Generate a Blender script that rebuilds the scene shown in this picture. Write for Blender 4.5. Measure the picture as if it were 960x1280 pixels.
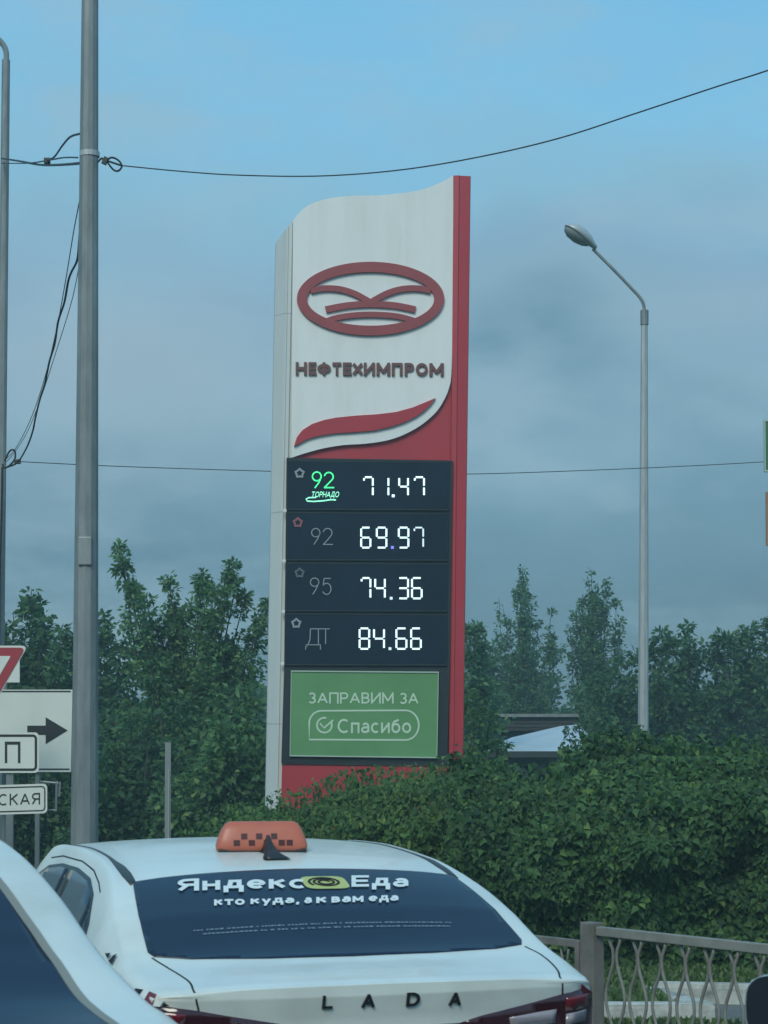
import bpy, bmesh, math, random
import numpy as np
from mathutils import Vector, Matrix, noise
from mathutils.bvhtree import BVHTree
R = math.radians
random.seed(7)
rng = np.random.default_rng(7)
for o in list(bpy.data.objects):
    bpy.data.objects.remove(o)
S = bpy.context.scene
C = S.collection

# ------------------------------------------------------------ camera
F = 2600.0; PITCH = R(2.0); PPY = 841.0; CAMZ = 1.9
cam_d = bpy.data.cameras.new('camera'); cam = bpy.data.objects.new('camera', cam_d); C.objects.link(cam)
cam_d.sensor_fit = 'VERTICAL'; cam_d.sensor_height = 24; cam_d.sensor_width = 18
cam_d.lens = F/1280*24
cam_d.shift_y = (PPY-640)/1280
cam_d.clip_start = .1; cam_d.clip_end = 4000
cam.location = (0, 0, CAMZ); cam.rotation_euler = (R(90)+PITCH, 0, 0)
cam_d.dof.use_dof = True; cam_d.dof.focus_distance = 24; cam_d.dof.aperture_fstop = 8.0
S.camera = cam

# ------------------------------------------------------------ exposure, world, sun
S.view_settings.view_transform = 'Standard'; S.view_settings.look = 'None'
S.view_settings.exposure = 0.3; S.view_settings.gamma = 1.0
SUN_EL, SUN_AZ = R(40), R(196)        # azimuth clockwise from +Y
W = bpy.data.worlds.new('World'); S.world = W; W.use_nodes = True
nt = W.node_tree; N = nt.nodes; L = nt.links; N.clear()
out = N.new('ShaderNodeOutputWorld'); bg = N.new('ShaderNodeBackground'); bg.inputs[1].default_value = .1
sky = N.new('ShaderNodeTexSky'); sky.sky_type = 'NISHITA'; sky.sun_disc = False
sky.sun_elevation = SUN_EL; sky.sun_rotation = SUN_AZ
tc = N.new('ShaderNodeTexCoord'); sep = N.new('ShaderNodeSeparateXYZ'); L.new(tc.outputs['Generated'], sep.inputs[0])
mp = N.new('ShaderNodeMapping'); mp.inputs['Scale'].default_value = (1, 1, 1.7); mp.inputs['Location'].default_value = (3.1, 1.7, .4)
L.new(tc.outputs['Generated'], mp.inputs[0])
n1 = N.new('ShaderNodeTexNoise'); n1.inputs['Scale'].default_value = 5.2; n1.inputs['Detail'].default_value = 5; n1.inputs['Roughness'].default_value = .5
L.new(mp.outputs[0], n1.inputs[0])
n2 = N.new('ShaderNodeTexNoise'); n2.inputs['Scale'].default_value = 11; n2.inputs['Detail'].default_value = 6; n2.inputs['Roughness'].default_value = .55
L.new(mp.outputs[0], n2.inputs[0])
def mth(op, a, b=None, c=None):
    m = N.new('ShaderNodeMath'); m.operation = op
    for i, v in enumerate((a, b, c)):
        if v is None: continue
        if isinstance(v, (int, float)): m.inputs[i].default_value = v
        else: L.new(v, m.inputs[i])
    return m.outputs[0]
e = mth('ADD', sep.outputs[2], mth('MULTIPLY', mth('SUBTRACT', n1.outputs[0], .5), .20))
e = mth('ADD', e, mth('MULTIPLY', mth('SUBTRACT', n2.outputs[0], .5), .07))
def blob(cx, cz, wx, wz):                  # a soft cloud bank at a direction of the sky
    a = mth('POWER', mth('ABSOLUTE', mth('DIVIDE', mth('SUBTRACT', sep.outputs[0], cx), wx)), 2.0); b = mth('POWER', mth('ABSOLUTE', mth('DIVIDE', mth('SUBTRACT', sep.outputs[2], cz), wz)), 2.0)
    g_ = mth('EXPONENT', mth('MULTIPLY', mth('ADD', a, b), -1.0))
    return mth('MULTIPLY', g_, mth('ADD', mth('MULTIPLY', n2.outputs[0], 1.6), .2))
e = mth('SUBTRACT', e, mth('MULTIPLY', blob(.075, .20, .055, .04), .07))
e = mth('SUBTRACT', e, mth('MULTIPLY', blob(.17, .165, .08, .02), .03))
e = mth('SUBTRACT', e, mth('MULTIPLY', blob(-.13, .235, .09, .03), .03))
cr = N.new('ShaderNodeValToRGB'); L.new(e, cr.inputs[0])
def lin(r, g, b):
    f = lambda c: (c/255/12.92) if c <= 10 else ((c/255+.055)/1.055)**2.4
    return (f(r), f(g), f(b), 1)
el = cr.color_ramp.elements
stops = [(0.0, lin(72, 108, 128)), (.06, lin(74, 114, 134)), (.12, lin(96, 134, 153)), (.165, lin(122, 157, 174)), (.205, lin(121, 159, 182)),
         (.25, lin(124, 173, 196)), (.30, lin(119, 180, 212)), (.38, lin(106, 175, 216)), (1.0, lin(98, 160, 200))]
el[0].position, el[0].color = stops[0]; el[1].position, el[1].color = stops[-1]
for p, c in stops[1:-1]:
    k = el.new(p); k.color = c
sc10 = N.new('ShaderNodeVectorMath'); sc10.operation = 'SCALE'; sc10.inputs['Scale'].default_value = 10
n3 = N.new('ShaderNodeTexNoise'); n3.inputs['Scale'].default_value = 7; n3.inputs['Detail'].default_value = 6; n3.inputs['Roughness'].default_value = .6
mp3 = N.new('ShaderNodeMapping'); mp3.inputs['Scale'].default_value = (1, 1, 2.4); mp3.inputs['Location'].default_value = (.6, 5.2, 1.1)
L.new(tc.outputs['Generated'], mp3.inputs[0]); L.new(mp3.outputs[0], n3.inputs[0])
mr = N.new('ShaderNodeMapRange'); mr.interpolation_type = 'SMOOTHSTEP'; mr.inputs[1].default_value = .46; mr.inputs[2].default_value = .72; mr.inputs[4].default_value = .55
L.new(n3.outputs[0], mr.inputs[0])
cm = N.new('ShaderNodeMix'); cm.data_type = 'RGBA'; L.new(mr.outputs[0], cm.inputs[0]); L.new(cr.outputs[0], cm.inputs[6]); cm.inputs[7].default_value = lin(144, 174, 188)
cm2 = N.new('ShaderNodeMix'); cm2.data_type = 'RGBA'; L.new(mth('ADD', mth('MULTIPLY', blob(-.12, .185, .08, .045), .55), mth('MULTIPLY', blob(.16, .205, .05, .012), .45)), cm2.inputs[0])
L.new(cm.outputs[2], cm2.inputs[6]); cm2.inputs[7].default_value = lin(146, 168, 178); L.new(cm2.outputs[2], sc10.inputs[0])
mix = N.new('ShaderNodeMix'); mix.data_type = 'RGBA'; mix.inputs[0].default_value = .9
L.new(sky.outputs[0], mix.inputs[6]); L.new(sc10.outputs[0], mix.inputs[7])
L.new(mix.outputs[2], bg.inputs[0]); L.new(bg.outputs[0], out.inputs[0])

sd = bpy.data.lights.new('sun', 'SUN'); sd.energy = 1.5; sd.angle = R(25); sd.color = (.98, 1, .86)
so = bpy.data.objects.new('sun', sd); C.objects.link(so)
sdir = Vector((math.sin(SUN_AZ)*math.cos(SUN_EL), math.cos(SUN_AZ)*math.cos(SUN_EL), math.sin(SUN_EL)))
so.rotation_euler = sdir.to_track_quat('Z', 'Y').to_euler(); so.location = (0, -5, 30)

# ------------------------------------------------------------ helpers
def ray(px, py):
    dx = (px-480)/F; dz = (PPY-py)/F
    c, s = math.cos(PITCH), math.sin(PITCH)
    return Vector((dx, c-dz*s, s+dz*c))
def at(px, py, Y):
    r = ray(px, py); t = Y/r.y
    return Vector((0, 0, CAMZ)) + r*t
def on_plane(px, py, M, yl=0.0):                # local (x, z) of a plane local-y = yl of an oriented frame
    Mi = M.inverted(); o = Mi @ Vector((0, 0, CAMZ)); d = Mi.to_3x3() @ ray(px, py)
    t = (yl-o.y)/d.y; p = o + d*t
    return p.x, p.z

def mat(name, col, rough=.6, metal=0, noise_amt=0, noise_scale=3, bump=0, bump_scale=40, coat=0, emit=None, emit_s=0, dirt=None, dirt_amt=.3, dirt_scale=2, spec=None, stretch=None):
    m = bpy.data.materials.new(name); m.use_nodes = True
    t = m.node_tree; n = t.nodes; l = t.links; b = n['Principled BSDF']
    b.inputs['Base Color'].default_value = (*col[:3], 1); b.inputs['Roughness'].default_value = rough; b.inputs['Metallic'].default_value = metal
    if coat: b.inputs['Coat Weight'].default_value = coat; b.inputs['Coat Roughness'].default_value = .06
    if spec is not None: b.inputs['Specular IOR Level'].default_value = spec
    if emit: b.inputs['Emission Color'].default_value = (*emit[:3], 1); b.inputs['Emission Strength'].default_value = emit_s
    if noise_amt or bump or dirt:
        c = n.new('ShaderNodeTexCoord'); mp_ = n.new('ShaderNodeMapping'); l.new(c.outputs['Object'], mp_.inputs[0])
        if stretch: mp_.inputs['Scale'].default_value = stretch
    src = None
    if noise_amt:
        a = n.new('ShaderNodeTexNoise'); a.inputs['Scale'].default_value = noise_scale; a.inputs['Detail'].default_value = 6
        l.new(mp_.outputs[0], a.inputs[0])
        r = n.new('ShaderNodeValToRGB'); l.new(a.outputs[0], r.inputs[0])
        r.color_ramp.elements[0].position = .3; r.color_ramp.elements[1].position = .7
        r.color_ramp.elements[0].color = (*[v*(1-noise_amt) for v in col[:3]], 1)
        r.color_ramp.elements[1].color = (*[min(1, v*(1+noise_amt)) for v in col[:3]], 1)
        src = r.outputs[0]; l.new(src, b.inputs['Base Color'])
    if dirt:
        a = n.new('ShaderNodeTexNoise'); a.inputs['Scale'].default_value = dirt_scale; a.inputs['Detail'].default_value = 8; a.inputs['Roughness'].default_value = .65
        l.new(mp_.outputs[0], a.inputs[0])
        r = n.new('ShaderNodeMapRange'); r.inputs[1].default_value = .45; r.inputs[2].default_value = .75; r.inputs[4].default_value = dirt_amt
        l.new(a.outputs[0], r.inputs[0])
        x = n.new('ShaderNodeMix'); x.data_type = 'RGBA'; l.new(r.outputs[0], x.inputs[0])
        x.inputs[6].default_value = (*col[:3], 1); x.inputs[7].default_value = (*dirt, 1)
        if src: l.new(src, x.inputs[6])
        l.new(x.outputs[2], b.inputs['Base Color'])
    if bump:
        a = n.new('ShaderNodeTexNoise'); a.inputs['Scale'].default_value = bump_scale; a.inputs['Detail'].default_value = 4
        l.new(mp_.outputs[0], a.inputs[0])
        u = n.new('ShaderNodeBump'); u.inputs['Strength'].default_value = bump; u.inputs['Distance'].default_value = .01
        l.new(a.outputs[0], u.inputs['Height']); l.new(u.outputs[0], b.inputs['Normal'])
    return m
def leafmat(name, c0, c1, trans=.3, rough=.5):
    m = bpy.data.materials.new(name); m.use_nodes = True
    t = m.node_tree; n = t.nodes; l = t.links; b = n['Principled BSDF']; o = n['Material Output']
    g = n.new('ShaderNodeNewGeometry'); r = n.new('ShaderNodeValToRGB'); l.new(g.outputs['Random Per Island'], r.inputs[0])
    r.color_ramp.elements[0].color = (*c0, 1); r.color_ramp.elements[1].color = (*c1, 1); r.color_ramp.elements[1].position = .93
    q_ = r.color_ramp.elements.new(.97); q_.color = (c1[0]*1.7, c1[1]*1.35, c1[2]*1.2, 1)
    c = n.new('ShaderNodeTexCoord'); a = n.new('ShaderNodeTexNoise'); a.inputs['Scale'].default_value = 1.1; l.new(c.outputs['Object'], a.inputs[0])
    mr = n.new('ShaderNodeMapRange'); mr.inputs[1].default_value = .3; mr.inputs[2].default_value = .7; mr.inputs[3].default_value = .75; mr.inputs[4].default_value = 1.3
    l.new(a.outputs[0], mr.inputs[0])
    vm = n.new('ShaderNodeVectorMath'); vm.operation = 'SCALE'; l.new(r.outputs[0], vm.inputs[0]); l.new(mr.outputs[0], vm.inputs['Scale'])
    l.new(vm.outputs[0], b.inputs['Base Color']); b.inputs['Roughness'].default_value = rough
    tr = n.new('ShaderNodeBsdfTranslucent'); l.new(vm.outputs[0], tr.inputs[0])
    mx = n.new('ShaderNodeMixShader'); mx.inputs[0].default_value = trans
    l.new(b.outputs[0], mx.inputs[1]); l.new(tr.outputs[0], mx.inputs[2]); l.new(mx.outputs[0], o.inputs[0])
    return m

def tag(o, label=None, cat=None, group=None, kind=None):
    if label: o['label'] = label
    if cat: o['category'] = cat
    if group: o['group'] = group
    if kind: o['kind'] = kind
    return o
def empty(name, M):
    o = bpy.data.objects.new(name, None); C.objects.link(o); o.matrix_world = M; o.empty_display_size = .2
    return o
def link_mesh(name, me, m, parent=None, smooth=False):
    if m and not me.materials: me.materials.append(m)
    if smooth:
        me.polygons.foreach_set('use_smooth', [True]*len(me.polygons))
    o = bpy.data.objects.new(name, me); C.objects.link(o)
    if parent: o.parent = parent
    return o
def obj(name, bm, m, parent=None, smooth=False):
    me = bpy.data.meshes.new(name); bm.to_mesh(me); bm.free()
    return link_mesh(name, me, m, parent, smooth)
def B(): return bmesh.new()
def prism(bm, outline, y0, y1):
    """closed (x,z) outline extruded from y0 to y1"""
    a = [bm.verts.new((x, y0, z)) for x, z in outline]; b = [bm.verts.new((x, y1, z)) for x, z in outline]
    n = len(outline)
    fs = [bm.faces.new(a), bm.faces.new(b[::-1])]
    for i in range(n):
        j = (i+1) % n
        fs.append(bm.faces.new((a[j], a[i], b[i], b[j])))
    bmesh.ops.recalc_face_normals(bm, faces=fs)
def ribbon_strip(bm, pts, w, y0, y1, closed=False):
    """quads of width w along 2-D polyline, extruded y0..y1"""
    n = len(pts); Ls, Rs = [], []
    ws = w if isinstance(w, (list, tuple)) else [w]*n
    for i, p in enumerate(pts):
        if closed: q0, q1 = pts[i-1], pts[(i+1) % n]
        else: q0, q1 = pts[max(i-1, 0)], pts[min(i+1, n-1)]
        d = Vector((q1[0]-q0[0], q1[1]-q0[1]));
        if d.length < 1e-9: d = Vector((1, 0))
        d.normalize(); nn = Vector((-d.y, d.x))*ws[i]/2
        Ls.append((p[0]+nn.x, p[1]+nn.y)); Rs.append((p[0]-nn.x, p[1]-nn.y))
    V = lambda P, y: [bm.verts.new((x, y, z)) for x, z in P]
    a, b, c, d = V(Ls, y0), V(Rs, y0), V(Ls, y1), V(Rs, y1)
    fs = []
    m = n if closed else n-1
    for i in range(m):
        j = (i+1) % n
        fs += [bm.faces.new((a[i], b[i], b[j], a[j])), bm.faces.new((c[j], d[j], d[i], c[i])),
               bm.faces.new((a[j], c[j], c[i], a[i])), bm.faces.new((b[i], d[i], d[j], b[j]))]
    if not closed:
        fs += [bm.faces.new((a[0], c[0], d[0], b[0])), bm.faces.new((a[-1], b[-1], d[-1], c[-1]))]
    bmesh.ops.recalc_face_normals(bm, faces=fs)
def box(bm, x0, x1, y0, y1, z0, z1, bev=0, M=None):
    r = bmesh.ops.create_cube(bm, size=1)
    vs = r['verts']
    for v in vs: v.co = Vector(((x0+x1)/2+v.co.x*(x1-x0), (y0+y1)/2+v.co.y*(y1-y0), (z0+z1)/2+v.co.z*(z1-z0)))
    if bev:
        es = list({e_ for v in vs for e_ in v.link_edges})
        r2 = bmesh.ops.bevel(bm, geom=es, offset=bev, segments=2, affect='EDGES', profile=.6)
        vs = list({v for f in r2['faces'] for v in f.verts} | {v for v in vs if v.is_valid})
    if M is not None:
        for v in vs: v.co = M @ v.co
def tube(bm, pts, rad, n=8, cap=True):
    pts = [Vector(p) for p in pts]; m = len(pts)
    rs = rad if isinstance(rad, (list, tuple)) else [rad]*m
    rings = []; up = None
    for i, p in enumerate(pts):
        d = (pts[min(i+1, m-1)]-pts[max(i-1, 0)]).normalized()
        if up is None:
            up = Vector((0, 0, 1)) if abs(d.z) < .9 else Vector((1, 0, 0))
        s = d.cross(up).normalized(); up = s.cross(d).normalized()
        rings.append([bm.verts.new(p+(s*math.cos(a)+up*math.sin(a))*rs[i]) for a in [2*math.pi*k/n for k in range(n)]])
    for i in range(m-1):
        for k in range(n):
            j = (k+1) % n
            bm.faces.new((rings[i][k], rings[i][j], rings[i+1][j], rings[i+1][k]))
    if cap:
        bm.faces.new(rings[0][::-1]); bm.faces.new(rings[-1])
def spline(pts, k=6):
    out_ = []; n = len(pts); P = [Vector(p) for p in pts]
    for i in range(n-1):
        p0, p1, p2, p3 = P[max(i-1, 0)], P[i], P[i+1], P[min(i+2, n-1)]
        for j in range(k):
            t = j/k
            out_.append(.5*((2*p1)+(p2-p0)*t+(2*p0-5*p1+4*p2-p3)*t*t+(3*p1-p0-3*p2+p3)*t**3))
    out_.append(P[-1]); return out_
def _a(cx, cy, rx, ry, a0, a1, n=12): return [(cx+rx*math.cos(R(a0+(a1-a0)*k/n)), cy+ry*math.sin(R(a0+(a1-a0)*k/n))) for k in range(n+1)]
GLY = {  # width, strokes in a box of that width and height 1 (y up)
 'Н': (.74, [[(0, 0), (0, 1)], [(1, 0), (1, 1)], [(0, .5), (1, .5)]]), 'Е': (.58, [[(0, 0), (0, 1)], [(0, 1), (1, 1)], [(0, .5), (.92, .5)], [(0, 0), (1, 0)]]),
 'Ф': (.95, [[(.5, 0), (.5, 1)], _a(.5, .52, .5, .32, 0, 360, 22)]), 'Т': (.70, [[(0, 1), (1, 1)], [(.5, 0), (.5, 1)]]),
 'Х': (.78, [[(0, 0), (1, 1)], [(0, 1), (1, 0)]]), 'И': (.76, [[(0, 0), (0, 1)], [(1, 0), (1, 1)], [(0, 0), (1, 1)]]),
 'М': (.92, [[(0, 0), (0, 1)], [(1, 0), (1, 1)], [(0, 1), (.5, .2)], [(1, 1), (.5, .2)]]), 'П': (.74, [[(0, 0), (0, 1)], [(1, 0), (1, 1)], [(0, 1), (1, 1)]]),
 'Р': (.62, [[(0, 0), (0, 1)], [(0, 1)]+_a(.55, .73, .45, .27, 90, -90, 10)+[(0, .46)]]), 'О': (.86, [_a(.5, .5, .5, .5, 0, 360, 24)]),
 'Я': (.66, [[(1, 0), (1, 1)], [(1, 1)]+_a(.42, .74, .42, .26, 90, 270, 10)+[(1, .48)], [(.45, .48), (0, 0)]]),
 'З': (.58, [_a(.5, .75, .45, .25, 150, -90, 12), _a(.5, .25, .5, .25, 90, -150, 12)]), 'А': (.82, [[(0, 0), (.5, 1)], [(1, 0), (.5, 1)], [(.2, .32), (.8, .32)]]),
 'В': (.62, [[(0, 0), (0, 1)], [(0, 1)]+_a(.5, .76, .42, .24, 90, -90, 8)+[(0, .52)], [(0, .52)]+_a(.5, .26, .5, .26, 90, -90, 8)+[(0, 0)]]),
 'К': (.68, [[(0, 0), (0, 1)], [(0, .45), (1, 1)], [(.3, .58), (1, 0)]]), 'С': (.78, [_a(.55, .5, .55, .5, 50, 310, 20)]),
 'Д': (.85, [[(.2, .12), (.3, 1)], [(.3, 1), (.85, 1)], [(.85, 1), (.85, .12)], [(0, .12), (1, .12)], [(0, .12), (0, -.12)], [(1, .12), (1, -.12)]]),
 'L': (.56, [[(0, 0), (0, 1)], [(0, 0), (1, 0)]]), 'D': (.74, [[(0, 0), (0, 1)], [(0, 1)]+_a(.45, .5, .55, .5, 90, -90, 14)+[(0, 0)]]),
 'н': (.52, [[(0, 0), (0, .7)], [(1, 0), (1, .7)], [(0, .36), (1, .36)]]), 'д': (.62, [[(.22, .08), (.32, .7)], [(.32, .7), (.86, .7)], [(.86, .7), (.86, .08)], [(0, .08), (1, .08)], [(0, .08), (0, -.14)], [(1, .08), (1, -.14)]]),
 'е': (.56, [[(0, .36), (1, .36)]+_a(.5, .36, .5, .34, 0, 315, 20)]), 'к': (.50, [[(0, 0), (0, .7)], [(0, .32), (1, .7)], [(.3, .42), (1, 0)]]),
 'с': (.52, [_a(.55, .35, .55, .35, 50, 310, 18)]), 'т': (.50, [[(0, .7), (1, .7)], [(.5, 0), (.5, .7)]]), 'о': (.58, [_a(.5, .35, .5, .35, 0, 360, 20)]),
 'у': (.52, [[(0, .7), (.52, .02)], [(1, .7), (.3, -.25)]]), 'а': (.50, [[(1, 0), (1, .42)]+_a(.55, .45, .45, .25, 0, 150, 8), [(1, .38), (.45, .38)]+_a(.42, .19, .42, .19, 90, 270, 8)+[(.7, .02), (1, .14)]]),
 'в': (.48, [[(0, 0), (0, .7)], [(0, .7)]+_a(.5, .53, .4, .17, 90, -90, 8)+[(0, .36)], [(0, .36)]+_a(.5, .18, .5, .18, 90, -90, 8)+[(0, 0)]]),
 'м': (.66, [[(0, 0), (0, .7)], [(1, 0), (1, .7)], [(0, .7), (.5, .15)], [(1, .7), (.5, .15)]]), 'п': (.52, [[(0, 0), (0, .7)], [(1, 0), (1, .7)], [(0, .7), (1, .7)]]),
 'и': (.54, [[(0, 0), (0, .7)], [(1, 0), (1, .7)], [(0, 0), (1, .7)]]), 'б': (.56, [_a(.5, .33, .5, .33, 0, 360, 20), [(0, .33), (.02, .6), (.25, .85), (.9, 1.0)]]),
 ',': (.10, [[(.6, .04), (.0, -.18)]])}
GLY['A'] = GLY['А']
def text_bm(s, t=.14, shear=0.0, gap=.13, aspect=1.0):
    """stroke-drawn text as flat bmesh normalised to the unit square; every stroke sits on its own layer (z)"""
    bm = bmesh.new(); x = 0
    for ch in s:
        if ch == ' ': x += .38; continue
        w, strokes = GLY[ch]; w *= aspect
        for k, P in enumerate(strokes):
            top = 1
            Q = [(x+t/2+px_*(w-0), t/2+py_*(1-t) if py_ >= 0 else py_) for px_, py_ in P]
            n = len(Q); closed = n > 4 and abs(P[0][0]-P[-1][0])+abs(P[0][1]-P[-1][1]) < 1e-6
            prev = None; first = None
            if closed: Q = Q[:-1]; n -= 1
            for i in range(n+(1 if closed else 0)):
                ii = i % n; p = Q[ii]; q0 = Q[ii-1] if (closed or ii > 0) else Q[0]; q1 = Q[(ii+1) % n] if (closed or ii < n-1) else Q[-1]
                d = Vector((q1[0]-q0[0], q1[1]-q0[1])).normalized(); nn = Vector((-d.y, d.x))*t/2
                ext = Vector((0, 0))
                if not closed and len(P) == 2: ext = d*(t/2)*(-1 if ii == 0 else 1)*(1 if abs(d.x) < .01 or abs(d.y) < .01 else .25)
                row = (bm.verts.new((p[0]+nn.x+ext.x, p[1]+nn.y+ext.y, k)), bm.verts.new((p[0]-nn.x+ext.x, p[1]-nn.y+ext.y, k)))
                if prev: bm.faces.new((prev[0], prev[1], row[1], row[0]))
                prev = row
        x += w+t+gap
    for v in bm.verts: v.co.x += shear*v.co.y
    xs = [v.co.x for v in bm.verts]; ys = [v.co.y for v in bm.verts]
    x0, x1, y0, y1 = min(xs), max(xs), min(ys), max(ys)
    for v in bm.verts: v.co = Vector(((v.co.x-x0)/(x1-x0), (v.co.y-y0)/(y1-y0), v.co.z))
    return bm
def text_on(name, s, mapf, m, parent, depth=0, y=0.0, **kw):
    """mapf(u, v) -> (x, z) in parent's frame; letters stand proud from y toward -y by depth"""
    bm = text_bm(s, **kw)
    for v in bm.verts:
        x, z = mapf(v.co.x, v.co.y); v.co = Vector((x, y-depth-.0006*v.co.z, z))
    if depth:
        r = bmesh.ops.extrude_face_region(bm, geom=list(bm.faces))
        for g in r['geom']:
            if isinstance(g, bmesh.types.BMVert): g.co.y = y+.002+.0003*(g.co.y-y)
        bmesh.ops.recalc_face_normals(bm, faces=bm.faces)
    else:
        for f in bm.faces:
            if f.normal.y > 0: f.normal_flip()
    return obj(name, bm, m, parent)
def leaves(name, cen, tip, nor, size, m, parent, tmpl=0):
    T = [([(0, 0, 0), (.45, .27, .07), (1, 0, -.05), (.45, -.27, .07)], [(0, 1, 2), (0, 2, 3)]),
         ([(0, 0, 0), (.22, .42, .05), (.50, .24, .07), (1.0, 0, -.10), (.50, -.24, .07), (.22, -.42, .05)], [(0, 1, 2), (0, 2, 3), (0, 3, 4), (0, 4, 5)])][tmpl]
    tv = np.array(T[0]); tf = np.array(T[1]); n = len(cen)
    tip = tip/np.linalg.norm(tip, axis=1, keepdims=True)
    side = np.cross(tip, nor); side /= np.linalg.norm(side, axis=1, keepdims=True)+1e-9
    nn = np.cross(side, tip)
    v = cen[:, None, :] + size[:, None, None]*(tv[None, :, 0:1]*tip[:, None]+tv[None, :, 1:2]*side[:, None]+tv[None, :, 2:3]*nn[:, None])
    v = v.reshape(-1, 3); f = (tf[None]+(np.arange(n)*len(tv))[:, None, None]).reshape(-1)
    me = bpy.data.meshes.new(name); me.vertices.add(len(v)); me.vertices.foreach_set('co', v.ravel().astype(np.float32))
    nf = len(f)//3
    me.loops.add(len(f)); me.loops.foreach_set('vertex_index', f.astype(np.int32))
    me.polygons.add(nf); me.polygons.foreach_set('loop_start', (np.arange(nf)*3).astype(np.int32))
    me.polygons.foreach_set('loop_total', np.full(nf, 3, np.int32))
    me.update(calc_edges=True)
    return link_mesh(name, me, m, parent)

# ------------------------------------------------------------ materials
M_asph = mat('asphalt', (.055, .056, .058), .85, noise_amt=.25, noise_scale=6, bump=.5, bump_scale=90)
M_soil = mat('soil_grass', (.05, .075, .03), .95, noise_amt=.5, noise_scale=5, bump=.6, bump_scale=30)
M_kerb = mat('painted_kerb', (.50, .50, .46), .8, noise_amt=.12, noise_scale=9, dirt=(.13, .125, .10), dirt_amt=.95, dirt_scale=4, bump=.4, bump_scale=50)
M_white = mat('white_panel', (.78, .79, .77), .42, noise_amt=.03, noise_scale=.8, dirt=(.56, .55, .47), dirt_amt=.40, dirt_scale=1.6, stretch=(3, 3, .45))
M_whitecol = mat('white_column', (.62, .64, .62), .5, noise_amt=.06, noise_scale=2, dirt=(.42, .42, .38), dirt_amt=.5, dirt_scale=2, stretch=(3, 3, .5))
M_red = mat('red_panel', (.43, .032, .046), .42, noise_amt=.08, noise_scale=1.2, dirt=(.35, .06, .06), dirt_amt=.4, dirt_scale=2)
M_redlogo = mat('logo_red', (.30, .055, .06), .5, noise_amt=.08)
M_letter = mat('letter_brown', (.15, .06, .055), .5)
M_cab = mat('display_cabinet', (.012, .018, .022), .55, noise_amt=.2, noise_scale=2)
M_disp = mat('display_glass', (.005, .014, .030), .25, noise_amt=.3, noise_scale=1.0, spec=.4)
M_seg = mat('lit_segment', (.8, .9, .9), .5, emit=(.70, .95, .97), emit_s=.78)
M_segdim = mat('dim_segment', (.4, .45, .45), .5, emit=(.55, .72, .80), emit_s=.8)
M_blue = mat('blue_dot', (.1, .1, .5), .5, emit=(.2, .25, .9), emit_s=.9)
M_green = mat('lit_green', (.1, .8, .3), .5, emit=(.05, .95, .30), emit_s=.85)
M_greenpale = mat('lit_pale_green', (.3, .8, .5), .5, emit=(.25, .8, .55), emit_s=.9)
M_label = mat('grey_label', (.30, .34, .36), .5)
M_labeldim = mat('dim_label', (.10, .13, .15), .5)
M_labelred = mat('rose_label', (.30, .10, .12), .5)
M_banner = mat('banner_green', (.12, .29, .115), .55, noise_amt=.12, noise_scale=1.5, bump=.15, bump_scale=3)
M_bannertext = mat('banner_print', (.56, .70, .54), .6)
M_bannerframe = mat('banner_frame', (.45, .52, .45), .5)
M_galv = mat('galvanised_steel', (.215, .235, .235), .55, metal=.35, noise_amt=.18, noise_scale=3, dirt=(.34, .36, .35), dirt_amt=.7, dirt_scale=1.6, stretch=(4, 4, 1))
M_galv2 = mat('pale_galvanised_steel', (.44, .46, .46), .5, metal=.3, noise_amt=.1, dirt=(.26, .26, .26), dirt_amt=.5, stretch=(6, 6, 1))
M_dark = mat('black_cable', (.015, .016, .018), .6)
M_blackpl = mat('black_plastic', (.02, .02, .022), .45)
M_lamp = mat('lamp_housing', (.45, .47, .47), .4, metal=.2)
M_lampglass = mat('lamp_glass', (.22, .25, .25), .12)
M_signw = mat('sign_white', (.69, .70, .64), .4, noise_amt=.04, dirt=(.45, .45, .38), dirt_amt=.2)
M_signk = mat('sign_black', (.018, .02, .022), .5)
M_signr = mat('sign_red', (.36, .04, .05), .4)
M_steel = mat('sign_steel', (.26, .28, .28), .5, metal=.4, noise_amt=.1)
M_bal = mat('baluster_paint', (.23, .23, .20), .7, noise_amt=.2, noise_scale=9, dirt=(.11, .07, .045), dirt_amt=.7, dirt_scale=10)
M_fence = mat('weathered_fence_paint', (.19, .172, .152), .7, noise_amt=.25, noise_scale=8, dirt=(.10, .075, .055), dirt_amt=.6, dirt_scale=9)
M_fence2 = mat('pale_fence_rail', (.25, .24, .21), .65, noise_amt=.15, noise_scale=8, dirt=(.12, .09, .07), dirt_amt=.5, dirt_scale=12)
M_bark = mat('bark', (.07, .06, .05), .9, noise_amt=.3, noise_scale=6)
M_paint = mat('white_car_paint', (.71, .745, .70), .34, coat=.3, spec=.4, noise_amt=.02, noise_scale=2, dirt=(.46, .46, .42), dirt_amt=.55, dirt_scale=2.2)
M_glass = mat('dark_window', (.012, .018, .026), .06, spec=.5)
M_film = mat('window_film', (.010, .020, .045), .30, spec=.35, noise_amt=.12, noise_scale=2)
M_seal = mat('pale_seal', (.25, .25, .22), .7)
M_trim = mat('black_trim', (.030, .036, .034), .45)
M_seam = mat('panel_gap', (.008, .008, .009), .8)
M_lampred = mat('tail_lamp', (.17, .008, .018), .12, coat=.5)
M_lampclear = mat('clear_lens', (.34, .30, .33), .15, coat=.5)
M_lampdark = mat('dark_lens', (.045, .008, .014), .12, coat=.5)
M_tyre = mat('tyre', (.015, .015, .015), .9)
M_rim = mat('rim', (.4, .41, .42), .3, metal=.8)
M_badge = mat('badge_letter', (.035, .037, .04), .3, metal=.5)
M_orange = mat('taxi_sign_orange', (.52, .135, .08), .4, noise_amt=.08, noise_scale=6)
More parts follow.
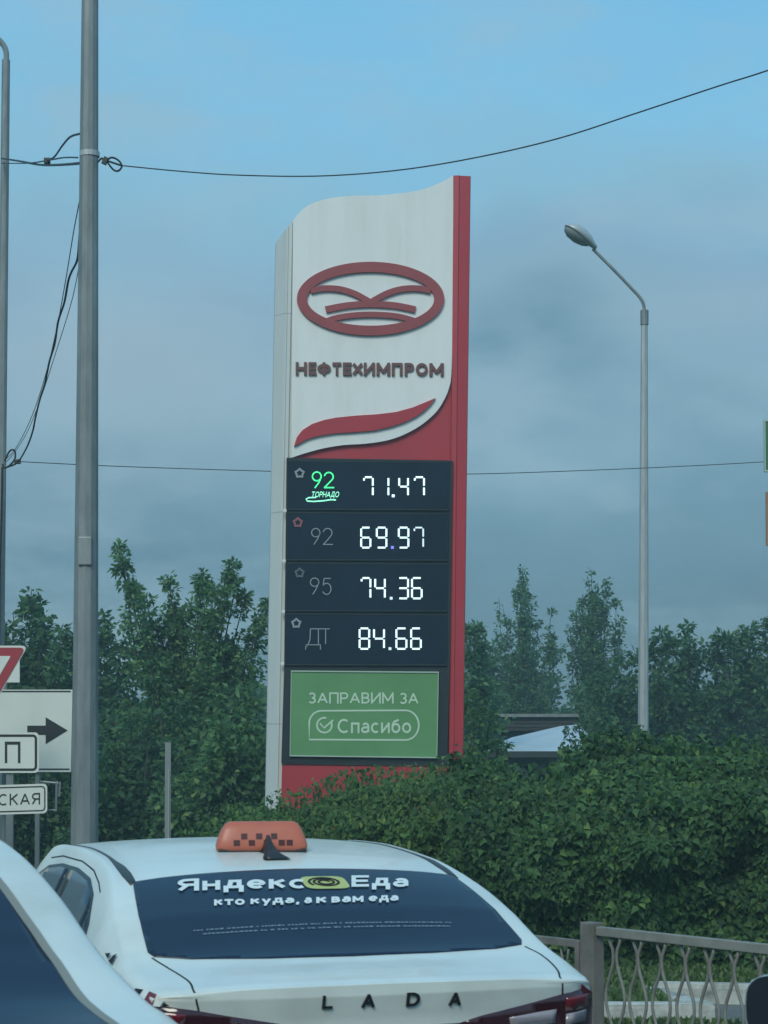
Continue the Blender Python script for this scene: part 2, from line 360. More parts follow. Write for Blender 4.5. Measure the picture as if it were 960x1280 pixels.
M_check = mat('checker_maroon', (.06, .006, .008), .5)
M_print = mat('white_print', (.74, .78, .76), .5)
M_printdim = mat('fine_print', (.16, .21, .26), .5)
M_yellow = mat('yellow_print', (.50, .52, .17), .5)
M_roof = mat('metal_roof', (.50, .56, .60), .4, noise_amt=.05, dirt=(.36, .38, .40), dirt_amt=.4)
M_shedwall = mat('teal_wall', (.055, .085, .09), .8, noise_amt=.1)
M_brown = mat('dark_roof', (.045, .04, .042), .9, noise_amt=.4, noise_scale=1, stretch=(.3, 1, 6))
M_oldwall = mat('grey_wall', (.12, .13, .13), .9, noise_amt=.1)
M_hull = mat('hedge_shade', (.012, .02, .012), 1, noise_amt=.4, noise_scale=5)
LM_hedge = leafmat('hedge_leaf', (.013, .050, .018), (.078, .172, .048), .35, .7)
LM_hedge2 = leafmat('shrub_leaf', (.036, .100, .026), (.12, .22, .055), .4, .7)
LM_maple = leafmat('maple_leaf', (.042, .125, .042), (.17, .31, .12), .5, .7)
LM_dark = leafmat('dark_leaf', (.024, .085, .034), (.095, .20, .075), .45, .7)
LM_birch = leafmat('birch_leaf', (.04, .115, .05), (.14, .26, .12), .5, .7)
LM_grass = leafmat('grass_blade', (.06, .12, .03), (.13, .20, .07), .35)

# ------------------------------------------------------------ setting: ground, road, kerbs, path
bm = B(); bmesh.ops.create_grid(bm, x_segments=60, y_segments=60, size=1500)
g = obj('ground', bm, M_soil); g.location = (0, 700, -.004); tag(g, kind='structure')
bm = B()
vs = [bm.verts.new(p) for p in ((-60, -40, 0), (60, -40, 0), (60, 14.0, 0), (-60, 14.0, 0))]; bm.faces.new(vs)
tag(obj('road', bm, M_asph), kind='structure')
bm = B()                                   # side path right of the lawn corner
vs = [bm.verts.new(p) for p in ((2.30, 13.9, .004), (12, 13.9, .004), (12, 15.3, .004), (2.2, 15.3, .004))]; bm.faces.new(vs)
tag(obj('path', bm, mat('worn_paving', (.14, .14, .135), .9, noise_amt=.25, noise_scale=4, bump=.4, bump_scale=60)), kind='structure')

def kerb_run(name, p0, p1, L_, label, h=.14, w=.16):
    p0, p1 = Vector(p0), Vector(p1); d = p1-p0; n = max(1, round(d.length/L_)); a = math.atan2(d.y, d.x)
    root = empty(name, Matrix.Translation(p0) @ Matrix.Rotation(a, 4, 'Z')); tag(root, kind='structure')
    for i in range(n):
        bm = B(); s = d.length/n
        box(bm, i*s+.006, (i+1)*s-.006, 0, w, -.05, h+random.uniform(-.008, .008), bev=.035)
        for v in bm.verts: v.co += Vector((random.uniform(-.006, .006), random.uniform(-.008, .008), random.uniform(-.009, .009)))
        obj('kerb_stone', bm, M_kerb, root, smooth=False)
    return root
kx = lambda px, Y: (px-480)/F*Y
kerb_run('kerb', (-6, 14.25, 0), (kx(893, 14.25), 14.2, 0), 1.0, '')
kerb_run('kerb_return', (kx(893, 14.25), 14.38, 0), (kx(820, 15.4), 15.4, 0), .9, '')
kerb_run('back_kerb', (kx(815, 15.45), 15.45, 0), (kx(1150, 15.2), 15.2, 0), 1.0, '')
# lawn soil sheet raised behind the kerb
bm = B()
vs = [bm.verts.new(p) for p in ((-6, 14.42, .10), (2.12, 14.42, .10), (1.95, 15.6, .10), (6, 15.5, .10), (6, 22, .10), (-6, 22, .10))]; bm.faces.new(vs)
tag(obj('lawn', bm, M_soil), kind='structure')
n = 16000
gx = rng.uniform(-1.5, 4.2, n); gy = rng.uniform(14.42, 16.9, n)
keep = (gy > 15.62) | (gx < 2.05-(gy-14.4)*.1)
gx, gy = gx[keep], gy[keep]; n = len(gx)
cen = np.stack([gx, gy, np.full(n, .1)], 1)
tip = np.stack([rng.normal(0, .35, n), rng.normal(0, .35, n), np.ones(n)], 1)
nor = rng.normal(0, 1, (n, 3))
gr = leaves('grass', cen, tip, nor, rng.uniform(.03, .075, n), LM_grass, None)
tag(gr, 'short green grass on the strip between white kerb and hedge', 'grass', kind='stuff')
n = 900
gx = rng.normal(0, .5, n)*.9+rng.choice([1.35, 1.6, 2.0], n); gy = rng.normal(14.17, .03, n)
cen = np.stack([gx, gy, np.zeros(n)], 1); tip = np.stack([rng.normal(0, .5, n), rng.normal(0, .5, n), np.ones(n)], 1)
gr = leaves('weeds', cen, tip, rng.normal(0, 1, (n, 3)), rng.uniform(.03, .08, n), LM_grass, None)
tag(gr, 'small weeds growing in the gutter along the white kerb', 'weeds', kind='stuff')

# ------------------------------------------------------------ car builder
STN = [  # y,  wsh, zsh,  wb, zbt,  w8,  z8,   w9,  z9,   zc
    (0.00, .79, .93, .775, .99, .74, 1.030, .55, 1.050, 1.060),
    (0.05, .815, .935, .785, .995, .745, 1.042, .57, 1.060, 1.070),
    (0.20, .850, .94, .81, 1.00, .755, 1.058, .60, 1.074, 1.086),
    (0.42, .868, .94, .825, 1.01, .770, 1.085, .68, 1.094, 1.108),
    (0.55, .872, .94, .83, 1.015, .772, 1.105, .715, 1.120, 1.142),
    (0.68, .874, .94, .835, 1.015, .768, 1.140, .712, 1.172, 1.200),
    (0.82, .876, .94, .838, 1.01, .757, 1.200, .695, 1.235, 1.268),
    (1.02, .878, .935, .840, 1.00, .733, 1.275, .670, 1.306, 1.342),
    (1.22, .880, .93, .842, .99, .700, 1.338, .636, 1.366, 1.402),
    (1.44, .880, .925, .842, .985, .676, 1.382, .617, 1.408, 1.442),
    (1.75, .880, .92, .842, .98, .660, 1.412, .602, 1.436, 1.468),
    (2.10, .880, .91, .840, .97, .655, 1.428, .597, 1.450, 1.480),
    (2.60, .880, .905, .838, .96, .655, 1.424, .595, 1.442, 1.470),
    (2.82, .878, .90, .836, .955, .662, 1.396, .600, 1.412, 1.438),
    (3.08, .875, .895, .832, .95, .685, 1.282, .620, 1.305, 1.335),
    (3.35, .87, .89, .826, .945, .712, 1.120, .668, 1.145, 1.168),
    (3.62, .865, .88, .815, .94, .770, .995, .700, 1.018, 1.035),
    (3.95, .845, .83, .79, .90, .745, .940, .60, .965, .985),
    (4.22, .79, .76, .74, .83, .68, .870, .50, .895, .910),
    (4.36, .70, .70, .66, .75, .60, .785, .45, .800, .815)]
def cr1(p0, p1, p2, p3, t):
    return .5*((2*p1)+(p2-p0)*t+(2*p0-5*p1+4*p2-p3)*t*t+(3*p1-p0-3*p2+p3)*t**3)
def car_body_bm(STN=STN):
    def rear_y(x, z):
        prof = [(.2, .10), (.30, .02), (.5, 0), (.68, .012), (.74, .05), (.80, .085), (.93, .072), (1.02, .045), (1.06, .045), (1.2, .045)]
        y = np.interp(z, [a for a, _ in prof], [b for _, b in prof])
        return y + .10*(x/.85)**2 + .22*max(0, abs(x)-.70)**1.5/.06*.6
    def front_y(x, z):
        return 4.36 + .05*(1-abs(z-.5)/.5) - .16*(x/.8)**2 - .3*max(0, abs(x)-.62)**1.5
    rings = []
    for si, (y, wsh, zsh, wb, zbt, w8, z8, w9, z9, zc) in enumerate(STN):
        k = min(1, wsh/.88)
        zb = .22
        pts = [(0, zb), (.70*k, zb), (.82*k, zb+.09), (.872*k, .50), (.876*k, .70), (.878*k if zsh > .85 else wsh*1.01, min(.82, zsh-.06)),
               (wsh, zsh), (wb, zbt), ((wb+w8)/2+.012*(z8-zbt > .1), (zbt+z8)/2), (w8, z8), (w9, z9), (w9*.6, z9+(zc-z9)*.68), (0, zc)]
        if zsh < .85:
            pts[4] = (.86*k, min(.62, zsh-.12)); pts[3] = (.86*k, .45)
        rings.append(pts)
    npt = 13; K = 4
    def fine_ring(pts):
        o = []
        for i in range(npt-1):
            g = lambda j: pts[j]
            p0 = pts[i-1] if i > 0 else (-pts[1][0], pts[1][1])
            p3 = pts[i+2] if i+2 < npt else (-pts[npt-2][0], pts[npt-2][1])
            for j in range(K):
                t = j/K
                o.append((max(0, cr1(p0[0], pts[i][0], pts[i+1][0], p3[0], t)), cr1(p0[1], pts[i][1], pts[i+1][1], p3[1], t)))
        o.append(pts[-1]); return o
    FR = [fine_ring(r) for r in rings]
    ys = [s[0] for s in STN]; ns = len(ys); UK = 4
    allr = []; ally = []
    for i in range(ns-1):
        for j in range(UK):
            t = j/UK
            a, b, c, d = max(i-1, 0), i, i+1, min(i+2, ns-1)
            allr.append([(cr1(FR[a][k][0], FR[b][k][0], FR[c][k][0], FR[d][k][0], t), cr1(FR[a][k][1], FR[b][k][1], FR[c][k][1], FR[d][k][1], t)) for k in range(len(FR[0]))])
            ally.append(ys[i]+(ys[i+1]-ys[i])*t)
    allr.append(FR[-1]); ally.append(ys[-1])
    bm = B(); G = []
    for rr, y in zip(allr, ally):
        row = []
        for (x, z) in rr:
            wgt = max(0, 1-y/.55); yy = y + rear_y(x, z)*wgt**1.3
            wf = max(0, 1-(4.36-y)/.7)
            yy += (front_y(x, z)-4.36)*wf**1.3
            row.append((x, yy, z))
        G.append(row)
    nv = len(G[0])
    # full loop: right side bottom->top then left side top->bottom
    V = []
    for row in G:
        rv = [bm.verts.new(p) for p in row]
        lv = [bm.verts.new((-x, y, z)) for (x, y, z) in row[1:-1][::-1]]
        V.append(rv+lv)
    n = len(V[0])
    for i in range(len(V)-1):
        for k in range(n):
            j = (k+1) % n
            bm.faces.new((V[i][k], V[i][j], V[i+1][j], V[i+1][k]))
    # end caps made of rows between the right and left ring points
    for end in (0, -1):
        T = 16; row_v = []
        for k in range(1, nv-1):
            a = V[end][k]; b = V[end][n-k]
            z = a.co.z; xk = a.co.x; r = [a]
            for c in range(1, T):
                x = xk*(1-2*c/T)
                yy = (rear_y(x, z)+ally[0]) if end == 0 else front_y(x, z)
                r.append(bm.verts.new((x, yy, z)))
            r.append(b); row_v.append(r)
        for q in range(len(row_v)-1):
            for c in range(T):
                f = (row_v[q][c], row_v[q][c+1], row_v[q+1][c+1], row_v[q+1][c])
                bm.faces.new(f if end == 0 else f[::-1])
        for v0, r in ((V[end][0], row_v[0]), (V[end][nv-1], row_v[-1])):
            for c in range(T): bm.faces.new((r[c], r[c+1], v0))
    bmesh.ops.recalc_face_normals(bm, faces=bm.faces)
    return bm
_b = car_body_bm(); BV = BVHTree.FromBMesh(_b); BV_STD = BV; CAR_ME = bpy.data.meshes.new('car_body'); _b.to_mesh(CAR_ME); _b.free()
CAR_ME.materials.append(M_paint); CAR_ME.polygons.foreach_set('use_smooth', [True]*len(CAR_ME.polygons))
def hit(a, b, way):
    """way 'T': (x,y) from the top; 'S+'/'S-': (y,z) from a side; 'R': (x,z) from behind; 'G': (x,y) along the rear-glass normal"""
    if way == 'T': o, d = Vector((a, b, 3)), Vector((0, 0, -1))
    elif way == 'R': o, d = Vector((a, -3, b)), Vector((0, 1, 0))
    elif way == 'S+': o, d = Vector((3, a, b)), Vector((-1, 0, 0))
    elif way == 'F': o, d = Vector((a, 8, b)), Vector((0, -1, 0))
    else: o, d = Vector((-3, a, b)), Vector((1, 0, 0))
    h, nn, _, _ = BV.ray_cast(o, d)
    if h is None:
        h, nn, _, _ = BV.find_nearest(Vector((a, b, 1)) if way == 'T' else Vector((a, .1, b)))
    if nn.dot(d) > 0: nn = -nn
    return h, nn
def proj_bm(bm, way, off, thick=0):
    """flat bmesh with coords (a, b, *) laid on the body surface, lifted by off"""
    for v in bm.verts:
        h, nn = hit(v.co.x, v.co.y, way); v.co = h+nn*off
    bmesh.ops.recalc_face_normals(bm, faces=bm.faces)
    f = max(bm.faces, key=lambda q: q.calc_area())
    _, nn, _, _ = BV.find_nearest(f.calc_center_median())
    if f.normal.dot(nn) < 0:
        bmesh.ops.reverse_faces(bm, faces=bm.faces)
    return bm
def patch(outline, way, off=.004, step=.04, sides=True):
    bm = B(); bm.faces.new([bm.verts.new((a, b, 0)) for a, b in outline])
    for ax in (0, 1):
        lo = min(p[ax] for p in outline); hi = max(p[ax] for p in outline); q = lo+step
        while q < hi-1e-4:
            co = [0, 0, 0]; co[ax] = q; no = [0, 0, 0]; no[ax] = 1
            bmesh.ops.bisect_plane(bm, geom=list(bm.verts)+list(bm.edges)+list(bm.faces), plane_co=co, plane_no=no)
            q += step
    bmesh.ops.triangulate(bm, faces=bm.faces)
    proj_bm(bm, way, off)
    if sides:                              # rim down into the body so the pane has an edge
        be = [e_ for e_ in bm.edges if e_.is_boundary]
        r = bmesh.ops.extrude_edge_only(bm, edges=be)
        for g_ in r['geom']:
            if isinstance(g_, bmesh.types.BMVert):
                h, nn, _, _ = BV.find_nearest(g_.co); g_.co = h-(g_.co-h)*.5
    return bm
def strip(path, way, w=.006, off=.0015, step=.03):
    P = [Vector((p[0], p[1], 0)) for p in path]; Q = []
    for i in range(len(P)-1):
        n_ = max(1, int((P[i+1]-P[i]).length/step))
        for j in range(n_): Q.append(P[i].lerp(P[i+1], j/n_))
    Q.append(P[-1]); bm = B(); H = [hit(q.x, q.y, way) for q in Q]; prev = None
    for i in range(len(H)):
        h, nn = H[i]; d = (H[min(i+1, len(H)-1)][0]-H[max(i-1, 0)][0]).normalized(); s = d.cross(nn).normalized()*w/2
        row = [bm.verts.new(h+s-nn*.002), bm.verts.new(h+s+nn*off), bm.verts.new(h-s+nn*off), bm.verts.new(h-s-nn*.002)]
        if prev:
            for k in range(3): bm.faces.new((prev[k], prev[k+1], row[k+1], row[k]))
        prev = row
    bmesh.ops.recalc_face_normals(bm, faces=bm.faces)
    return bm
mir = lambda o: [(-a, b) for a, b in o]
GLASS = [(.0, 1.20), (.3, 1.197), (.5, 1.19), (.605, 1.18), (.62, 1.165), (.64, 1.02), (.66, .86), (.673, .70), (.68, .60), (.665, .56), (.55, .515), (.3, .475), (0, .46)]
SIDEWIN = [(1.02, .985), (1.10, 1.08), (1.22, 1.20), (1.40, 1.30), (1.62, 1.352), (1.95, 1.376), (2.3, 1.376), (2.6, 1.352), (2.85, 1.28), (3.1, 1.13), (3.38, .985)]
def wheel(root, x, y):
    s = 1 if x > 0 else -1
    w = empty('wheel', Matrix.Identity(4)); w.parent = root; w.location = (x, y, .315)
    bm = B(); tube(bm, [(-.09*s, 0, 0), (-.075*s, 0, 0), (.06*s, 0, 0), (.085*s, 0, 0)], [.29, .315, .315, .285], n=28); obj('tyre', bm, M_tyre, w, True)
    bm = B(); tube(bm, [(.05*s, 0, 0), (.088*s, 0, 0), (.092*s, 0, 0)], [.21, .21, .19], n=24)
    for k in range(5):
        a = 2*math.pi*k/5; tube(bm, [(.096*s, .03*math.cos(a), .03*math.sin(a)), (.098*s, .2*math.cos(a), .2*math.sin(a))], [.035, .022], n=6)
    obj('rim', bm, M_rim, w)
def build_car(name, M, label, paint=None, film=M_glass, taxi=False, long_glass=False):
    global BV
    root = empty(name, M); tag(root, label, 'taxi' if taxi else 'car')
    if long_glass:
        st2 = [(a[0], *a[1:5], a[5]-.012*k, a[6]-.028*k, a[7]-.012*k, a[8]-.028*k, a[9]-.028*k) for a in STN for k in [max(0, 1-abs(a[0]-.82)/.42)]]
        b_ = car_body_bm(st2); BV = BVHTree.FromBMesh(b_); me_ = bpy.data.meshes.new('car_body'); b_.to_mesh(me_); b_.free()
        me_.materials.append(M_paint); link_mesh('body', me_, None, root, True)
    else:
        BV = BV_STD; link_mesh('body', CAR_ME, None, root)
    GLs = [(x*.865, y if y > .65 else y-.27) for x, y in GLASS] if long_glass else GLASS
    GL = GLs+mir(GLs)[::-1][1:-1]
    obj('rear_window', patch(GL, 'T', .004, .03), film, root, True)
    WS = [(0, 2.83), (.45, 2.82), (.56, 2.80), (.62, 3.1), (.66, 3.45), (.4, 3.55), (0, 3.58)]
    obj('windshield', patch(WS+mir(WS)[::-1][1:-1], 'T', .004, .08), M_glass, root, True)
    for s in ('S+', 'S-'):
        sw = [(y, z) for y, z in SIDEWIN]
        trim = obj('window_trim', patch(sw, s, .004, .09), M_trim, root, True)
        gl = []
        cx, cz = 2.1, 1.15
        ins = [(cx+(y-cx)*.975, cz+(z-cz)*.93) for y, z in sw]
        # split in rear quarter, rear door, front door panes
        def clip(pl, a, b):
            bm = B(); bm.faces.new([bm.verts.new((p, q, 0)) for p, q in pl])
            bmesh.ops.bisect_plane(bm, geom=list(bm.verts)+list(bm.edges)+list(bm.faces), plane_co=(a, 0, 0), plane_no=(1, 0, 0), clear_inner=True)
            bmesh.ops.bisect_plane(bm, geom=list(bm.verts)+list(bm.edges)+list(bm.faces), plane_co=(b, 0, 0), plane_no=(1, 0, 0), clear_outer=True)
            f = max(bm.faces, key=lambda q: q.calc_area()); r = [(v.co.x, v.co.y) for v in f.verts]; bm.free(); return r
        for a, b in ((1.0, 1.30), (1.33, 2.05), (2.13, 3.3)):
            obj('side_window', patch(clip(ins, a, b), s, .007, .08), M_glass, root, True)
        arch = lambda yc: [(yc+.365*math.cos(t), .315+.365*math.sin(t)) for t in [math.pi*k/14-.15+.3*(k/14)*0 for k in range(0, 15)]]
        for yc in (.98, 3.58):
            obj('wheel_arch', patch(arch(yc), s, .003, .06), M_trim, root)
        obj('door_seam', strip([(2.09, .34), (2.09, .93)], s), M_seam, root)
        obj('door_seam', strip([(1.30, .78), (1.22, .90), (1.06, 1.00)], s), M_seam, root)
        obj('door_seam', strip([(1.30, 1.315), (1.42, 1.345), (1.64, 1.382), (1.95, 1.404), (2.4, 1.404), (2.65, 1.384)], s, w=.006), M_seam, root)
        sx = 1 if s == 'S+' else -1
        # mirror: stalk, housing, glass
        ym = 2.98
        mr = empty('mirror', Matrix.Identity(4)); mr.parent = root; mr.location = (sx*.99, ym, 1.02)
        bm = B(); bmesh.ops.create_uvsphere(bm, u_segments=20, v_segments=12, radius=1)
        for v in bm.verts:
            q = v.co.copy(); k = 4.0; ln = (abs(q.x)**k+abs(q.z)**k)**(1/k) if abs(q.x)+abs(q.z) > 1e-6 else 1
            rr = math.hypot(q.x, q.z)/max(ln, 1e-6)
            v.co = Vector((q.x*rr*.115, max(q.y, -.25)*.10, q.z*rr*.078-.01*q.x*sx))
        obj('mirror_housing', bm, paint or M_paint, mr, True)
        bm = B(); prism(bm, [(.111*math.copysign(abs(math.cos(t))**.6, math.cos(t)), .074*math.copysign(abs(math.sin(t))**.6, math.sin(t))) for t in [2*math.pi*k/28 for k in range(28)]], -.032, -.02)
        obj('mirror_glass', bm, M_glass, mr)
        bm = B(); tube(bm, [(-sx*.17, .02, -.06), (-sx*.06, .01, -.055)], [.035, .03], n=8); obj('mirror_stalk', bm, M_trim, mr)
    if long_glass:
        for s in (1, -1): obj('window_trim', strip([(s*x*.878, y if y > .65 else y-.27) for x, y in GLASS if x > .6], 'T', w=.024, off=.005), M_seal, root)
    for s in (1, -1):
        # roof ditch: narrow at the front, widening to the glass corner
        inner = [(.598, 2.7), (.598, 2.1), (.602, 1.7), (.605, 1.56), (.600, 1.42), (.600, 1.30), (.606, 1.185)]
        outer = [(.632, 1.15), (.638, 1.28), (.634, 1.42), (.624, 1.56), (.614, 1.7), (.608, 2.1), (.608, 2.7)]
        P = [(s*a, b) for a, b in inner+outer]
        if not long_glass: obj('roof_moulding', patch(P, 'T', .003, .06), M_trim, root, True)
        for y in (.98, 3.58): wheel(root, s*.80, y)
        # tail lamp
        top = [(.26, .905), (.33, .925), (.43, .945), (.53, .965), (.62, .985), (.70, 1.000), (.775, 1.000)]
        bot = [(.79, .93), (.80, .86), (.78, .80), (.60, .80), (.48, .83), (.36, .87)]
        lp = obj('tail_lamp', patch([(s*a, b) for a, b in top+bot], 'R', .006, .04), M_lampdark, root, True)
        obj('lens_red', patch([(s*a, b) for a, b in [(.655, .975), (.75, .985), (.765, .93), (.655, .925)]], 'R', .009, .04), M_lampred, lp, True)
        obj('lens_clear', patch([(s*a, b) for a, b in [(.44, .915), (.62, .937), (.615, .885), (.45, .87)]], 'R', .009, .04), M_lampclear, lp, True)
        obj('lens_clear', patch([(s*a, b) for a, b in [(.66, .915), (.755, .92), (.75, .88), (.66, .875)]], 'R', .009, .04), M_lampclear, lp, True)
        side = [(.20, 1.0), (.40, .985), (.52, .955), (.42, .90), (.22, .82)]
        obj('tail_lamp', patch(side, 'S+' if s > 0 else 'S-', .004, .05), M_lampdark, root, True)
        hl = [(.42, .60), (.72, .66), (.72, .76), (.40, .70)]
        obj('headlight', patch([(s*a, b) for a, b in hl], 'F', .006, .05), M_lampclear, root, True)
        if not taxi and not long_glass:
            obj('boot_gap', strip([(s*.66, .56), (s*.655, .40), (s*.64, .25), (s*.635, .15)], 'T', w=.009), M_seam, root)
            obj('boot_gap', strip([(s*.635, 1.055), (s*.632, 1.0), (s*.63, .93), (s*.628, .82)], 'R', w=.009), M_seam, root)
    obj('plate_recess_shade', patch([(-.33, .905), (.33, .905), (.30, .76), (-.30, .76)], 'R', .004, .05), M_trim, root)  # flat dark patch, the plate recess's shadow put into its colour
    obj('bumper_trim', patch([(-.6, .42), (.6, .42), (.55, .30), (-.55, .30)], 'R', .005, .06), M_trim, root)
    obj('grille', patch([(-.40, .66), (.40, .66), (.35, .42), (-.35, .42)], 'F', .005, .06), M_trim, root)
    return root

# ------------------------------------------------------------ the taxi
TAXI_M = Matrix.Translation((.03, 7.33, 0)) @ Matrix.Rotation(R(19), 4, 'Z') @ Matrix.Diagonal((1.09, 1, 1.0, 1))
taxi = build_car('taxi', TAXI_M, 'white taxi sedan with a dark advert film across its rear window', film=M_film, taxi=True)
def quadmap(p00, p10, p01, p11):
    p = [Vector(q) for q in (p00, p10, p01, p11)]
    return lambda u, v: (p[0]*(1-u)*(1-v)+p[1]*u*(1-v)+p[2]*(1-u)*v+p[3]*u*v)
TI = TAXI_M.inverted()
def taxi_hit(px, py):
    o = TI @ Vector((0, 0, CAMZ)); d = (TI.to_3x3() @ ray(px, py)).normalized()
    h, nn, _, _ = BV.ray_cast(o, d); return h
def decal_text(name, s, mp4, m, off=.009, **kw):
    bm = text_bm(s, **kw); f = quadmap(*mp4)
    for k_ in range(1, 8 if len(s) < 8 else 20):
        bmesh.ops.bisect_plane(bm, geom=list(bm.verts)+list(bm.edges)+list(bm.faces), plane_co=(k_/(8 if len(s) < 8 else 20), 0, 0), plane_no=(1, 0, 0))
    for k_ in (.33, .66):
        bmesh.ops.bisect_plane(bm, geom=list(bm.verts)+list(bm.edges)+list(bm.faces), plane_co=(0, k_, 0), plane_no=(0, 1, 0))
    bmesh.ops.triangulate(bm, faces=bm.faces)
    for v in bm.verts:
        p = f(v.co.x, v.co.y); v.co = Vector((p.x, p.y, v.co.z))
    lay = {v: v.co.z for v in bm.verts}
    for v in bm.verts:
        h, nn = hit(v.co.x, v.co.y, 'T'); v.co = h+nn*(off+.0004*lay[v])
    for f_ in bm.faces:
        if f_.normal.z < 0: pass
    return obj(name, bm, m, taxi)
def TX(x, y):
    h = taxi_hit(x, y); return (h.x, h.y)
decal_text('window_lettering', 'Яндекс', [TX(222, 1121), TX(380, 1117), TX(222, 1102), TX(380, 1098)], M_print, t=.20)
decal_text('window_lettering', 'Еда', [TX(439, 1115), TX(510, 1115), TX(439, 1097), TX(510, 1097)], M_print, t=.20)
for wd, xa, xb, ds in (('кто', 267.5, 305.7, 0), ('куда,', 313, 374, 2.2), ('а', 380, 389.5, 0), ('к', 395, 408, 0), ('вам', 414, 454, 0), ('еда', 460.5, 497.5, 1.6)):
    yb = lambda x: 1134.5-(x-267)*.024; yt = lambda x: 1127-(x-267)*.024
    decal_text('window_slogan', wd, [TX(xa, yb(xa)+ds), TX(xb, yb(xb)+ds), TX(xa, yt(xa)), TX(xb, yt(xb))], M_print, t=.22)
for path in ([(190, 1197.5), (213, 1212), (236, 1227), (241.6, 1238), (248, 1262), (250.5, 1282)], [(656, 1183), (674, 1192), (686, 1201), (697, 1213), (700, 1222), (703, 1249), (704, 1282)]):
    P3 = [h for h in (taxi_hit(*p_) for p_ in path) if h is not None]; P3 = spline([tuple(p_) for p_ in P3], 6); bm = B(); prev = None
    for k_, p_ in enumerate(P3):
        h, nn, _, _ = BV.find_nearest(p_); d_ = (P3[min(k_+1, len(P3)-1)]-P3[max(k_-1, 0)]).normalized(); s_ = d_.cross(nn).normalized()*.0032
        row = [bm.verts.new(h+s_-nn*.003), bm.verts.new(h+s_+nn*.0015), bm.verts.new(h-s_+nn*.0015), bm.verts.new(h-s_-nn*.003)]
        if prev:
            for q_ in range(3): bm.faces.new((prev[q_], prev[q_+1], row[q_+1], row[q_]))
        prev = row
    bmesh.ops.recalc_face_normals(bm, faces=bm.faces); obj('boot_gap', bm, M_seam, taxi)
# yellow rounded badge with a dark spiral
def sq(t, a, b, k=.45): return (a*math.copysign(abs(math.cos(t))**k, math.cos(t)), b*math.copysign(abs(math.sin(t))**k, math.sin(t)))
bc = TX(406, 1105)
bm = patch([(bc[0]+sq(t, .085, .062)[0], bc[1]+sq(t, .085, .062)[1]) for t in [2*math.pi*k/40 for k in range(40)]], 'T', .008, .04, sides=False)
badge = obj('window_badge', bm, M_yellow, taxi)
sp = []
for k in range(90):
    t = k/89*2*math.pi*2.6; rr = .012+.036*k/89
    sp.append((bc[0]+rr*1.3*math.cos(t), bc[1]+rr*math.sin(t)))
obj('badge_spiral', strip(sp, 'T', w=.009, off=.0105, step=.02), M_seam, badge)
# two lines of unreadable fine print, built as tiny dashes
for row, (ya, xa, xb) in enumerate(((TX(400, 1157)[1], TX(240, 1161)[0], TX(565, 1153)[0]), (TX(400, 1162)[1], TX(252, 1166)[0], TX(562, 1157)[0]))):
    bm = B(); x = xa
    while x < xb:
        w_ = random.uniform(.006, .016)
        q = [(x, ya), (x+w_, ya), (x+w_, ya+random.uniform(.006, .012)), (x, ya+.008)]
        h_ = [hit(a, b, 'T') for a, b in q]; vs = [bm.verts.new(h+nn*.006) for h, nn in h_]; bm.faces.new(vs)
        x += w_+random.choice([.003, .004, .004, .012])
    tag(obj('fine_print', bm, M_printdim, taxi), kind='stuff')
# boot lettering
for ch, (xa, xb, ya, yb) in zip('LADA', ((402, 416, 1244, 1261), (451, 469, 1242, 1260), (507, 525, 1240, 1258), (560, 577, 1240, 1257.5))):
    h0, h1 = taxi_hit(xa, yb), taxi_hit(xb, ya); zb_ = h0.z; zt_ = h1.z
    bm = text_bm(ch, t=.2)
    for v in bm.verts:
        a = h0.x+v.co.x*(h1.x-h0.x); b = zb_+v.co.y*(zt_-zb_)
        h, nn = hit(a, b, 'R'); v.co = Vector((a, h.y-.008-.0004*v.co.z, b))
    r = bmesh.ops.extrude_face_region(bm, geom=list(bm.faces))
    for g_ in r['geom']:
        if isinstance(g_, bmesh.types.BMVert): g_.co.y += .009
    bmesh.ops.recalc_face_normals(bm, faces=bm.faces)
    obj('badge_letter', bm, M_badge, taxi)
# red / white / dark sticker pieces on the rear wings
for m_, pl in ((M_lampred, [(724, 1229), (730, 1233), (738, 1240), (728, 1241), (723, 1237)]), (M_print, [(727, 1227), (731, 1228), (742, 1238), (739, 1240)]),
               (M_seam, [(172, 1237), (181, 1240), (175, 1247), (168, 1245)]), (M_print, [(181, 1240), (188, 1242), (181, 1254), (175, 1249)]), (M_lampred, [(188, 1242), (197, 1246), (191, 1256), (181, 1254)]),
               (M_print, [(197, 1246), (206, 1250), (201, 1257), (192, 1256)]), (M_seam, [(206, 1252), (213, 1256), (204, 1257)]),
               (M_seam, [(134, 1193), (141, 1193), (137, 1200)]), (M_seam, [(144, 1196), (149, 1194), (142, 1207), (138, 1203)])):
    P3 = [h for h in (taxi_hit(*p_) for p_ in pl) if h is not None]
    if len(P3) < 3: continue
    bm = B(); vs = []
    for p_ in P3:
        h, nn, _, _ = BV.find_nearest(p_); vs.append(bm.verts.new(h+nn*.010))
    bm.faces.new(vs); bmesh.ops.triangulate(bm, faces=bm.faces); obj('sticker', bm, m_, taxi)
